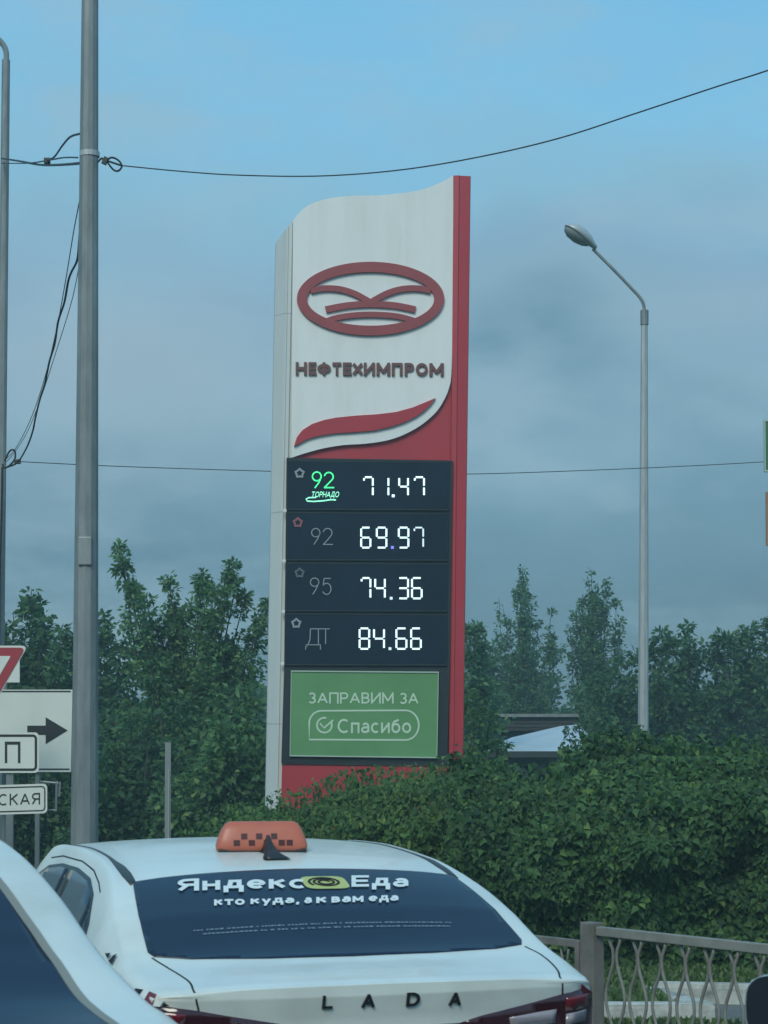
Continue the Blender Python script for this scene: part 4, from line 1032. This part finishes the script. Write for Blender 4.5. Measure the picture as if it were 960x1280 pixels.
# group on its own post: give way, letter plate, street name
org = Vector((at(-22, 900, GY).x, GY, 0))
gw = empty('give_way_sign', Matrix.Translation(org)); tag(gw, 'red bordered give way triangle cut by the left edge', 'road sign')
def tri(cx, top, half, r):
    h = half*1.732; P = [Vector((cx-half, top)), Vector((cx+half, top)), Vector((cx, top+h))]; o = []
    for i in range(3):
        p, a, b = P[i], P[i-1], P[(i+1) % 3]
        u, v = (a-p).normalized(), (b-p).normalized()
        for k in range(6):
            t = k/5; s = p+u*r*(1-t)**2+v*r*t**2+(u+v)*0; o.append((s.x, s.y))
    return o
plate('sign_rim', gw, tri(-20, 807, 55, 9), GY, M_signw, .004, org)
plate('sign_border', gw, tri(-20, 809.5, 52, 8), GY-.006, M_signr, .005, org)
plate('sign_face', gw, tri(-20, 820, 33.5, 2), GY-.010, M_signw, .003, org)
bm = B(); tube(bm, [(0, .035, 0), (0, .035, at(0, 800, GY).z)], .03, n=12); obj('post', bm, M_steel, gw)
bp1 = empty('letter_plate', Matrix.Translation(org)); tag(bp1, 'white plate with black border and letter below the give way triangle', 'road sign')
plate('plate_base', bp1, rr_px(-90, 915.5, 48.5, 966, 5), GY-.004, M_signw, .005, org)
P = [at(x, y, GY) for x, y in rr_px(-86, 919.5, 45, 962, 4)]
bm = B(); ribbon_strip(bm, [(p.x-org.x, p.z) for p in P], 3/F*GY, -.007, -.004, closed=True); obj('plate_border', bm, M_signk, bp1)
def free_text(par, s, x0, y0, x1, y1, Y, org, m, sl=0, name='lettering', **kw):
    a, b, c, d = at(x0, y1, Y), at(x1, y1+sl, Y), at(x0, y0, Y), at(x1, y0+sl, Y)
    f = lambda u, v: tuple(((a*(1-u)*(1-v)+b*u*(1-v)+c*(1-u)*v+d*u*v)-org)[i] for i in (0, 2))
    return text_on(name, s, f, m, par, y=Y-org.y, **kw)
free_text(bp1, 'П', 6, 927, 25.5, 954, GY-.0052, org, M_signk)
st = empty('street_name_plate', Matrix.Translation(org)); tag(st, 'narrow white street name plate with black letters, lowest at left', 'road sign')
SNY = GY-.03
plate('plate_base', st, rr_px(-110, 979.5, 59, 1016.5, 5, -.03), SNY, M_signw, .005, org)
P = [at(x, y, SNY) for x, y in rr_px(-106, 983, 56, 1013, 4, -.03)]
bm = B(); ribbon_strip(bm, [(p.x-org.x, p.z) for p in P], 1.5/F*GY, SNY-GY-.003, SNY-GY-.001, closed=True); obj('plate_border', bm, M_signk, st)
free_text(st, 'НСКАЯ', -16, 993, 50, 1007.5, SNY-.003, org, M_signk, sl=-2, t=.13, gap=.2)
# bracket: open wire frame at the plate's right end
bmr = B(); Z = lambda x, y: (at(x, y, GY+.1).x, 0, at(x, y, GY+.1).z)
for A, B_ in (((50, 977), (73, 979)), ((50, 1012), (71, 1013)), ((71, 976), (70, 1014)), ((75, 977), (74, 996))):
    tube(bmr, [Z(*A), Z(*B_)], .010, n=6)
o = obj('sign_bracket', bmr, M_steel, None); o.location = (0, GY+.1, 0); tag(o, 'empty metal bracket behind the street name plate', 'bracket')
# large direction board on two posts
BY = 19.2
org2 = Vector((at(30, 900, BY).x, BY, 0))
bd = empty('direction_board', Matrix.Translation(org2)); tag(bd, 'large white board with black arrow pointing right', 'road sign')
plate('board', bd, [(-230, 862.5), (90.5, 862), (88.5, 965), (-230, 965)], BY, M_signw, .03, org2)
bm = B()
for a, b in (((-230, 864.3), (88.5, 864.3)), ((-230, 961.2), (87, 961.5))):
    pa, pb_ = at(*a, BY), at(*b, BY); ribbon_strip(bm, [(pa.x-org2.x, pa.z), (pb_.x-org2.x, pb_.z)], 1.8/F*BY, -.003, -.0005)
obj('board_line', bm, M_signk, bd)
AR = [(34, 907), (57, 907), (57, 896.5), (84.5, 913), (57, 930), (57, 918.5), (34, 918.5)]
plate('arrow', bd, AR, BY-.004, M_signk, .0035, org2)
for px in (12, 46.5, -190):
    c = at(px, 862, BY); bm = B(); w_ = (4.3 if px == 12 else 2.6)/F*BY
    box(bm, c.x-org2.x-w_, c.x-org2.x+w_, .031, .09, 0, c.z-.02); obj('post', bm, M_steel, bd)
sb = empty('small_sign', Matrix.Translation(Vector((at(15, 840, BY+.6).x, BY+.6, 0)))); o0 = sb.location.copy()
tag(sb, 'small pale rectangular plate half hidden behind the give way triangle', 'road sign')
plate('plate_base', sb, [(-12, 818), (24.5, 818), (24.5, 853), (-12, 853)], BY+.6, M_signw, .01, o0)
bm = B(); c = at(5, 850, BY+.6); tube(bm, [(c.x-o0.x, .05, 0), (c.x-o0.x, .05, c.z)], .025, n=8); obj('post', bm, M_steel, sb)

# ------------------------------------------------------------ boards at the right edge
EY = 24.0
o0 = Vector((at(1010, 600, EY).x, EY+.1, 0))
rb_ = empty('sign_post', Matrix.Translation(o0)); tag(rb_, 'post carrying the boards at the right edge', 'post')
bm = B(); tube(bm, [(0, 0, 0), (0, 0, at(0, 505, EY).z)], .05, n=10); obj('post', bm, M_steel, rb_)
for nm, y0, y1, x0, m1, m2, lb in (('green_board', 525, 590, 954.5, mat('board_green', (.03, .16, .06), .5), M_bannerframe, 'green board at the right edge, above the tan board'),
                                   ('tan_board', 615, 682, 957, mat('board_tan', (.45, .20, .09), .6), mat('tan_frame', (.42, .22, .12), .7), 'tan board at the right edge, below the green board')):
    a, b = at(x0, y0, EY), at(x0+100, y1, EY); oo = Vector(((a.x+b.x)/2, EY, b.z)); r0 = empty(nm, Matrix.Translation(oo)); tag(r0, lb, 'sign board')
    w_ = (b.x-a.x)/2; bm = B(); box(bm, -w_+.02, w_-.02, -.02, .03, .02, a.z-b.z-.02); obj('board_face', bm, m1, r0)
    bm = B(); ribbon_strip(bm, [(-w_+.01, .01), (w_-.01, .01), (w_-.01, a.z-b.z-.01), (-w_+.01, a.z-b.z-.01)], .022, -.03, .035, closed=True); obj('board_frame', bm, m2, r0)

# ------------------------------------------------------------ fence
FA = Vector((kx(739, 10.8), 10.8, 0)); FB = Vector((kx(960, 9.79), 9.79, 0)); fd = (FB-FA).normalized()
FM = Matrix.Translation(FA) @ Matrix.Rotation(math.atan2(fd.y, fd.x), 4, 'Z')
fn = empty('pavement_fence', FM); tag(fn, 'low metal fence with wavy bars and thick post, right of the taxi', 'fence')
ZT = .974
bm = B(); box(bm, -.05, .05, -.04, .04, 0, ZT+.012, bev=.006); obj('post', bm, M_fence, fn)
Lf = 2.0
bm = B(); box(bm, .052, Lf, -.022, .022, ZT-.052, ZT-.006, bev=.004); obj('top_rail', bm, M_fence2, fn)
bm = B(); box(bm, .052, Lf, -.018, .018, .10, .14, bev=.004); obj('bottom_rail', bm, M_fence, fn)
bm = B(); box(bm, Lf, Lf+.1, -.04, .04, 0, ZT+.012, bev=.006); obj('post', bm, M_fence, fn)
def bal_me(sgn, ph=0, amp=.030):
    bm = B(); zz = np.linspace(.135, ZT-.05, 26)
    pts = [(sgn*amp*math.sin(2*math.pi*(ZT-.05-z)/.42+ph)*min(1, (ZT-.05-z)/.06, (z-.12)/.05), sgn*.006, z) for z in zz]
    tube(bm, pts, .0085, n=6); me = bpy.data.meshes.new('baluster'); bm.to_mesh(me); bm.free(); return me
BM = [bal_me(1), bal_me(-1)]
x = .135; k = 0
while x < Lf-.05:
    o = link_mesh('baluster', BM[k % 2], M_bal, fn, True); o.location = (x+random.uniform(-.004, .004), 0, 0); o.rotation_euler[1] = random.uniform(-.012, .012); x += .084; k += 1
LA = Vector((kx(724, 10.86), 10.86, 0)); LB = Vector((kx(655, 11.2), 11.2, 0)); ld = (LB-LA).normalized()
FM2 = Matrix.Translation(LA) @ Matrix.Rotation(math.atan2(ld.y, ld.x), 4, 'Z')
fn2 = empty('pavement_fence', FM2); tag(fn2, 'lower darker fence section running behind the taxi, left of the thick post', 'fence')
bm = B(); box(bm, -.012, .022, -.02, .02, 0, .885, bev=.003); obj('post', bm, M_fence, fn2)
bm = B(); box(bm, .024, 2.2, -.02, .02, .85, .888, bev=.003); obj('top_rail', bm, M_fence, fn2)
bm = B(); box(bm, .024, 2.2, -.018, .018, .10, .13, bev=.003); obj('bottom_rail', bm, M_fence, fn2)
bm = B(); box(bm, 2.2, 2.28, -.03, .03, 0, .93, bev=.004); obj('post', bm, M_fence, fn2)
x = .08; k = 0
while x < 2.15:
    o = link_mesh('baluster', BM[k % 2], M_bal, fn2, True); o.location = (x, 0, 0); o.scale = (.5, 1, .905); x += .07; k += 1

# ------------------------------------------------------------ far sheds
SHY = 39.0
c0 = at(660, 940, SHY)
sh = empty('metal_shed', Matrix.Translation((c0.x, SHY, 0))); tag(sh, 'low shed with pale metal roof behind the hedge', 'shed')
w0, w1 = at(596, 938, SHY).x-c0.x, at(745, 938, SHY).x-c0.x; ze = at(0, 938, SHY).z
bm = B(); box(bm, w0+.1, w1-.1, 0, 4, 0, ze-.03); obj('wall', bm, M_shedwall, sh)
# roof: low gable, ridge running away; corrugated
xr_ = at(702, 905, SHY).x-c0.x; zr = ze+1.35
bm = B(); ncor = 60
def roofz(x): return ze
zq = lambda x, y: (at(x, y, SHY+4.1).x-c0.x, at(x, y, SHY+4.1).z)
top_pts = [(w0-.1, zq(600, 934)[1]), zq(616, 931), zq(640, 921), zq(700, 907), zq(745, 903)]
n_ = 110; prev = None
for i in range(n_+1):
    x = w0-.1+(w1-w0+.2)*i/n_; zt = np.interp(x, [p[0] for p in top_pts], [p[1] for p in top_pts])
    w_ = .012*math.sin(i*math.pi/1.0*.5*2+ (math.pi/2))*(1 if i % 2 else -1)
    row = [bm.verts.new((x, -.25, ze-.0+w_)), bm.verts.new((x, 4.1, zt+w_)), bm.verts.new((x, 4.1, zt+w_-.05)), bm.verts.new((x, -.25, ze-.04+w_))]
    if prev:
        for k in range(4): bm.faces.new((prev[k], prev[(k+1) % 4], row[(k+1) % 4], row[k]))
    prev = row
bmesh.ops.recalc_face_normals(bm, faces=bm.faces)
obj('roof', bm, M_roof, sh)
bm = B(); box(bm, w0-.1, w1+.1, -.31, -.26, ze-.13, ze-.015); obj('eave_board', bm, M_trim, sh)
OBY = 44.2; c0 = at(655, 940, OBY)
ob = empty('old_building', Matrix.Translation((c0.x, OBY, 0))); tag(ob, 'long low building with dark brown roof behind the pale roofed shed', 'building')
a, b = at(600, 893, OBY).x-c0.x, at(730, 893, OBY).x-c0.x; z1, z2 = at(0, 914, OBY).z, at(0, 894, OBY).z
bm = B(); box(bm, a, b, 0, 3.5, 0, z1); obj('wall', bm, M_oldwall, ob)
for i in range(4):
    bm = B(); za = z1+(z2-z1)*i/4; zb_ = z1+(z2-z1)*(i+1)/4
    prism(bm, [(a-.2, za+.003), (b+.2, za+.003), (b+.2, zb_-.02), (a-.2, zb_-.02)], -.3+i*.6, .4+i*.6+(1 if i == 3 else .2)); obj('roof_course', bm, M_brown, ob)
bm = B(); box(bm, a-.25, b+.25, 1.4, 2.9, z2-.018, z2+.05); obj('ridge_cap', bm, M_galv, ob)

# ------------------------------------------------------------ vegetation
def unit(n, rg=rng):
    v = rg.normal(0, 1, (n, 3)); return v/np.linalg.norm(v, axis=1, keepdims=True)
def tree(name, x, Y, tips, label, m, cat='tree', group=None, fill=30, half=1.5, hmax=3.5, zlow=.3, leaf=.13, clump=.26, per=16, step=.22, seed=0, r_root=.55, trunk_r=.07, depth=1.0, rtip=.10, cone=False):
    """tips: photo (px,py) of leading shoots; fill: extra shoots inside the crown"""
    rg = np.random.default_rng(seed+100); root = empty(name, Matrix.Translation((x, Y, 0))); tag(root, label, cat, group)
    T = []
    for px_, py_ in tips:
        p = at(px_, py_, Y); T.append((np.array([p.x-x, rg.normal(0, .35)*depth, p.z]), True))
    for _ in range(fill):
        u = rg.uniform(-1, 1); h = hmax*(1-.45*abs(u)**1.8)*rg.uniform(.35, 1.0)
        if cone: h = hmax*rg.uniform(.22, 1.0); u *= (1-h/(hmax*1.08))**.8*1.1
        T.append((np.array([u*half, rg.uniform(-1, 1)*half*.6*depth, max(zlow+.3, h)]), False))
    cc, dd = [], []; bm = B()
    H = max(t[0][2] for t in T)
    tube(bm, [(0, 0, 0), (.03, 0, H*.3), (-.02, .03, H*.62)], [trunk_r, trunk_r*.8, trunk_r*.35], n=7)
    for tp, lead in T:
        z0 = max(.15, tp[2]*rg.uniform(.15, .45)); b = np.array([tp[0]*rg.uniform(.15, .45), tp[1]*.3, z0])
        if abs(z0) < H*.62:
            root_p = np.array([0, 0, z0*.7])
        else: root_p = np.array([0, 0, H*.5])
        mid = (b+tp)/2+np.array([rg.normal(0, .1), rg.normal(0, .1), rg.normal(0, .05)-.05])
        P = [Vector(root_p), Vector(b), Vector(mid), Vector(tp)]
        tube(bm, P, [trunk_r*.35, trunk_r*.28, trunk_r*.16, .006], n=4, cap=False)
        Ls = spline([tuple(b), tuple(mid), tuple(tp)], 8); Ls = np.array([tuple(q_) for q_ in Ls])
        L_ = np.linalg.norm(tp-b); nc = max(4, int(L_/step*2.2))
        for _c in range(nc):
            t = rg.uniform(0, 1)**.8; idx = t*(len(Ls)-1); i0 = int(min(idx, len(Ls)-2)); c = Ls[i0]+(Ls[i0+1]-Ls[i0])*(idx-i0)
            rr = rtip+r_root*(1-t)**.85
            c = c+unit(1, rg)[0]*rr*rg.uniform(.3, 1)
            c[2] = max(zlow, c[2]); cc.append(c); dd.append(max(.35, min(1, .35+rr)))
    obj('trunk', bm, M_bark, root)
    cc = np.array(cc); dd = np.array(dd); n = len(cc)*per
    cen = np.repeat(cc, per, 0); sc = np.repeat(dd, per)
    off = unit(n, rg)*(rg.uniform(0, 1, n)**.5)[:, None]*(clump*sc)[:, None]; off[:, 2] *= .7
    cen = cen+off
    tip = off*1.2/np.maximum(np.linalg.norm(off, axis=1, keepdims=True), 1e-6)+rg.normal(0, .5, (n, 3)); tip[:, 2] -= .25
    nor = rg.normal(0, .6, (n, 3)); nor[:, 2] += .8; nor[:, 1] -= .3
    o = leaves('crown', cen, tip, nor, rg.uniform(.65, 1.25, n)*leaf, m, root); o['kind'] = 'stuff' if False else 'part'
    del o['kind']
    return root
TG = 'trees behind the pylon'
# left side
tree('maple_tree', at(245, 1000, 33).x, 33, [(153, 684), (157, 702), (166, 730), (172, 748), (184, 745), (209, 719), (206, 738), (214, 750), (196, 775), (250, 708), (254, 728), (262, 722), (270, 740), (292, 703), (298, 722), (288, 735), (307, 745), (318, 765), (333, 752), (328, 775), (235, 757), (224, 770), (181, 790)],
     'tallest broad leafy tree, with spiky shoots left of the pylon', LM_maple, group=TG, fill=95, half=1.35, hmax=4.0, leaf=.095, per=26, clump=.25, seed=1, r_root=.42, trunk_r=.10, rtip=.03)
tree('maple_tree', at(45, 1000, 36).x, 36, [(37, 735), (30, 745), (45, 752), (60, 768), (20, 765), (5, 775), (-15, 760), (78, 778), (88, 790), (55, 785), (70, 800)],
     'rounded leafy tree standing left of the thick pole', LM_dark, group=TG, fill=60, half=1.4, hmax=4.2, leaf=.14, per=15, clump=.28, seed=2, r_root=.5, rtip=.08)
tree('maple_tree', at(135, 1000, 38).x, 38, [(124, 770), (132, 790), (145, 802), (160, 808), (118, 790), (150, 815), (168, 822), (100, 800)],
     'dark leafy tree just right of the thick pole', LM_dark, group=TG, fill=60, half=1.2, hmax=3.3, leaf=.14, per=15, clump=.28, seed=3, r_root=.45, rtip=.08)
tree('shrub', at(190, 1000, 30).x, 30, [(140, 900), (165, 880), (190, 890), (220, 870), (120, 880)],
     'dark rounded shrub behind the thin metal post', LM_dark, cat='shrub', fill=60, half=1.3, hmax=2.2, leaf=.12, per=15, clump=.26, seed=4, r_root=.45, zlow=.05)
tree('shrub', at(60, 1000, 31).x, 31, [(30, 900), (65, 890), (95, 900), (120, 920)],
     'dark shrub behind the white direction board', LM_dark, cat='shrub', fill=60, half=1.4, hmax=2.1, leaf=.12, per=15, clump=.26, seed=5, r_root=.45, zlow=.05)
tree('shrub', at(300, 1000, 29).x, 29, [(270, 880), (300, 860), (325, 870), (345, 880)],
     'dark green shrub at the left foot of the pylon', LM_maple, cat='shrub', fill=60, half=1.1, hmax=2.4, leaf=.12, per=15, clump=.26, seed=6, r_root=.45, zlow=.05)
# right side
tree('young_tree', at(592, 1000, 40).x, 40, [(586, 776), (594, 785), (602, 800), (610, 812), (580, 790)],
     'small leafy tree touching the right side of the pylon', LM_birch, group=TG, fill=26, half=.6, hmax=3.6, leaf=.13, per=14, clump=.24, seed=7, r_root=.35, rtip=.06)
tree('birch_tree', at(655, 1000, 52).x, 52, [(656, 704), (653, 722), (660, 735), (645, 738), (666, 744), (630, 760), (622, 750), (690, 757), (640, 772), (676, 772), (650, 755), (628, 790), (690, 795)],
     'sparse young tree with a thin pointed top, the nearer to the pylon of two', LM_birch, group=TG, fill=26, half=1.0, hmax=5.6, cone=True, leaf=.10, per=9, clump=.22, seed=8, r_root=.24, rtip=.02, trunk_r=.05)
tree('birch_tree', at(742, 1000, 52).x, 52, [(741, 712), (738, 725), (748, 732), (757, 728), (728, 746), (720, 762), (770, 752), (776, 770), (712, 782), (730, 768), (757, 758), (745, 748), (770, 785), (712, 795)],
     'denser pointed young tree left of the slim street lamp', LM_birch, group=TG, fill=46, half=1.15, hmax=5.8, cone=True, leaf=.10, per=13, clump=.24, seed=9, r_root=.26, rtip=.04, trunk_r=.05)
tree('broad_tree', at(850, 1000, 44).x, 44, [(828, 790), (836, 800), (845, 798), (860, 782), (858, 798), (866, 812), (815, 798), (805, 812), (880, 815)],
     'low broad tree behind the slim street lamp', LM_dark, group=TG, fill=70, half=1.25, hmax=3.9, leaf=.14, per=16, clump=.30, seed=10, r_root=.5, rtip=.06)
tree('broad_tree', at(930, 1000, 44).x, 44, [(891, 790), (900, 797), (908, 792), (925, 786), (935, 790), (948, 780), (957, 777), (975, 770), (990, 785), (915, 805)],
     'low broad tree at the right edge of the row', LM_dark, group=TG, fill=70, half=1.35, hmax=4.1, leaf=.14, per=16, clump=.30, seed=11, r_root=.5, rtip=.06)
tree('broad_tree', at(785, 1000, 43.5).x, 43.5, [(745, 845), (755, 830), (770, 818), (790, 815), (735, 860), (728, 870)],
     'low broad tree in front of the denser pointed tree', LM_dark, group=TG, fill=60, half=.8, hmax=3.3, leaf=.14, per=16, clump=.28, seed=12, r_root=.5, rtip=.06)
tree('broad_tree', at(625, 1000, 62).x, 62, [(600, 815), (620, 810), (640, 815), (665, 808), (690, 812), (705, 805)],
     'low dark tree behind the long brown roofed building', LM_dark, group=TG, fill=90, half=2.6, hmax=4.6, leaf=.17, per=16, clump=.4, seed=13, r_root=.6, rtip=.1)
tree('shrub', at(598, 1000, 32).x, 32, [(590, 870), (600, 880), (612, 890), (622, 905), (580, 880), (634, 925)],
     'pale green shrub beside the red column, left of the metal roof', LM_hedge2, cat='shrub', fill=18, half=.3, hmax=2.1, leaf=.10, per=12, clump=.18, seed=14, r_root=.28, zlow=.05, rtip=.04)
tree('shrub', at(750, 1000, 36).x, 36, [(712, 912), (722, 903), (735, 890), (748, 880), (762, 885)],
     'dark shrub overlapping the right end of the metal roof', LM_dark, cat='shrub', fill=20, half=.45, hmax=2.2, leaf=.11, per=12, clump=.22, seed=15, r_root=.28, zlow=.05, rtip=.03)
# a far belt closing the horizon, one mass
n = 42000
fx = rng.uniform(-30, 34, n); fz = rng.uniform(0, 1, n)**.8
hh = np.array([3.6+1.1*noise.noise(Vector((v*.28, 3.3, 0)))+.5*noise.noise(Vector((v*1.1, 7.3, 0))) for v in fx])
cen = np.stack([fx, 72+rng.normal(0, 1.2, n), fz*hh], 1)
tip = unit(n); nor = rng.normal(0, .6, (n, 3)); nor[:, 2] += .8
o = leaves('far_woodland', cen, tip, nor, rng.uniform(.25, .5, n), LM_dark, None); tag(o, 'distant dark belt of trees along the horizon', 'woodland', kind='stuff')

# hedge in front: profile of its top in the photo -> height along x
def make_hedge(name, prof, Yf, Yb, n, m, label, leaf, x0, x1, seed, tm, n_single, cat='hedge'):
    rg = np.random.default_rng(seed); root = empty(name, Matrix.Translation(((x0+x1)/2, (Yf+Yb)/2, 0))); tag(root, label, cat)
    px_ = [p[0] for p in prof]; Ym = (Yf+Yb)/2
    def top(x):
        p = 480+x/Ym*F; y = np.interp(p, px_, [q_[1] for q_ in prof]); return CAMZ-(y-932)*Ym/F
    C0 = Vector(((x0+x1)/2, Ym, 0)); ctr = []; nrm = []
    xs = rg.uniform(x0, x1, n); kind = rg.uniform(0, 1, n)
    for x, k in zip(xs, kind):
        H = top(x); lump = lambda a, b: .34*noise.noise(Vector((a*1.3, b*1.3, seed)))+.20*noise.noise(Vector((a*3.3, b*3.3, seed+5)))
        # cross-section: rounded box, parameter along perimeter
        if k < .62:                           # front face
            z = rg.uniform(.08, 1)*H*.98; rnd = .45*max(0, (z/H-.72)/.28)**2; y = Yf+rnd-lump(x, z)*1.2+abs(rg.normal(0, .16)); nn = (0, -1, .35+rnd*1.5)
        elif k < .92:
            t = rg.uniform(0, 1); y = Yf+.35+(Yb-Yf-.5)*t; z = H-.06+lump(x, y)*.32-abs(rg.normal(0, .08))-.12*max(0, 1-2*t); nn = (0, -.3, 1)
        else:
            z = rg.uniform(.1, 1)*H; y = Yb+lump(x, z); nn = (0, 1, .3)
        if .62 < k < .70:                     # loose shoots above the top
            q_ = round(x/.16)*.16+.05*math.sin(x*91); hq = .10+.22*abs(math.sin(q_*37.7)); z = H-.08+lump(q_, Ym)*.3+rg.uniform(-.1, hq*.8); x = q_+rg.normal(0, .035); y = Yf+.5+.9*abs(math.sin(q_*13.1))+rg.normal(0, .04)
        ctr.append((x, y, max(.1, z))); nrm.append(nn)
    c = np.array(ctr)-np.array(C0); nn = np.array(nrm)+rg.normal(0, .45, (n, 3))
    tip = rg.normal(0, .55, (n, 3)); tip[:, 2] -= .75; tip[:, 1] -= .25
    size = rg.uniform(.45, 1.35, n)*leaf
    # the leaves nearest the camera become parts of their own
    if n_single:
        d = np.where(kind < .62, c[:, 1], 99); ok = (np.array(ctr)[:, 2] > .55) & (xs/np.array(ctr)[:, 1] < .185) & (xs > .2); d = np.where(ok, d, 99)
        ids = np.argsort(d)[:n_single]; mk = np.ones(n, bool); mk[ids] = False
        tv = [(0, 0, 0), (.22, .42, .05), (.50, .24, .07), (1.0, 0, -.10), (.50, -.24, .07), (.22, -.42, .05)]
        me = bpy.data.meshes.new('leaf'); me.from_pydata(tv, [], [(0, 1, 2), (0, 2, 3), (0, 3, 4), (0, 4, 5)]); me.materials.append(m)
        for i in ids:
            t = Vector(tip[i]).normalized(); s = t.cross(Vector(nn[i])).normalized(); u = s.cross(t)
            o = bpy.data.objects.new('leaf', me); C.objects.link(o); o.parent = root
            o.matrix_local = Matrix.Translation(c[i]) @ Matrix((t, s, u)).transposed().to_4x4() @ Matrix.Scale(size[i]*1.1, 4)
        c, tip, nn, size = c[mk], tip[mk], nn[mk], size[mk]
    o = leaves('foliage', c, tip, nn, size, m, root, tm); o['kind'] = 'stuff'
    # closed hull, its near-black colour standing in for the shade inside
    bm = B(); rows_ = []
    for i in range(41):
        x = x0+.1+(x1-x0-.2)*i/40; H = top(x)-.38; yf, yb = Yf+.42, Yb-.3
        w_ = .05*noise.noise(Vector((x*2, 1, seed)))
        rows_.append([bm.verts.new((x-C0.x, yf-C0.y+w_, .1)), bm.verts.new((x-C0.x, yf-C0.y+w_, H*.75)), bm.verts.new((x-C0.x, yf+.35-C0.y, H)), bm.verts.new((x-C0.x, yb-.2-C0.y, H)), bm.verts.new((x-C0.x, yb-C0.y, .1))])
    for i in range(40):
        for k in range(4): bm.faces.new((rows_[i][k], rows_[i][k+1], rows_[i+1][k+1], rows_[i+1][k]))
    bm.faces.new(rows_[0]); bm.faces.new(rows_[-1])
    bmesh.ops.recalc_face_normals(bm, faces=bm.faces); obj('shade_core', bm, M_hull, root)
    return root
H1 = [(540, 985), (575, 960), (600, 950), (640, 975), (685, 974), (712, 962), (735, 948), (770, 941), (800, 938), (860, 940), (900, 938), (960, 940), (1100, 940)]
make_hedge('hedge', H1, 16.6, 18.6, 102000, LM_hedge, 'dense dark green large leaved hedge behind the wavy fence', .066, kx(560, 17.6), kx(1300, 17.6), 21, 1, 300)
H2 = [(215, 1075), (240, 1050), (270, 1035), (300, 1018), (340, 1010), (380, 1005), (410, 993), (440, 980), (480, 974), (520, 970), (560, 964), (600, 956), (630, 975), (680, 985)]
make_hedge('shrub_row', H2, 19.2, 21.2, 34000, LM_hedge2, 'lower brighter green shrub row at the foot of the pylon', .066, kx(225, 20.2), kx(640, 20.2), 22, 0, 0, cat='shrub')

# ------------------------------------------------------------ haze
bm = B(); box(bm, -70, 70, -45, 110, -1, 12.5)
hz = obj('haze', bm, None); tag(hz, kind='stuff')
hm = bpy.data.materials.new('haze'); hm.use_nodes = True; t = hm.node_tree; t.nodes.clear()
oo = t.nodes.new('ShaderNodeOutputMaterial'); pv = t.nodes.new('ShaderNodeVolumePrincipled')
pv.inputs['Color'].default_value = (.70, .92, .92, 1); pv.inputs['Density'].default_value = .0031; pv.inputs['Anisotropy'].default_value = .2
t.links.new(pv.outputs[0], oo.inputs['Volume']); hz.data.materials.append(hm)
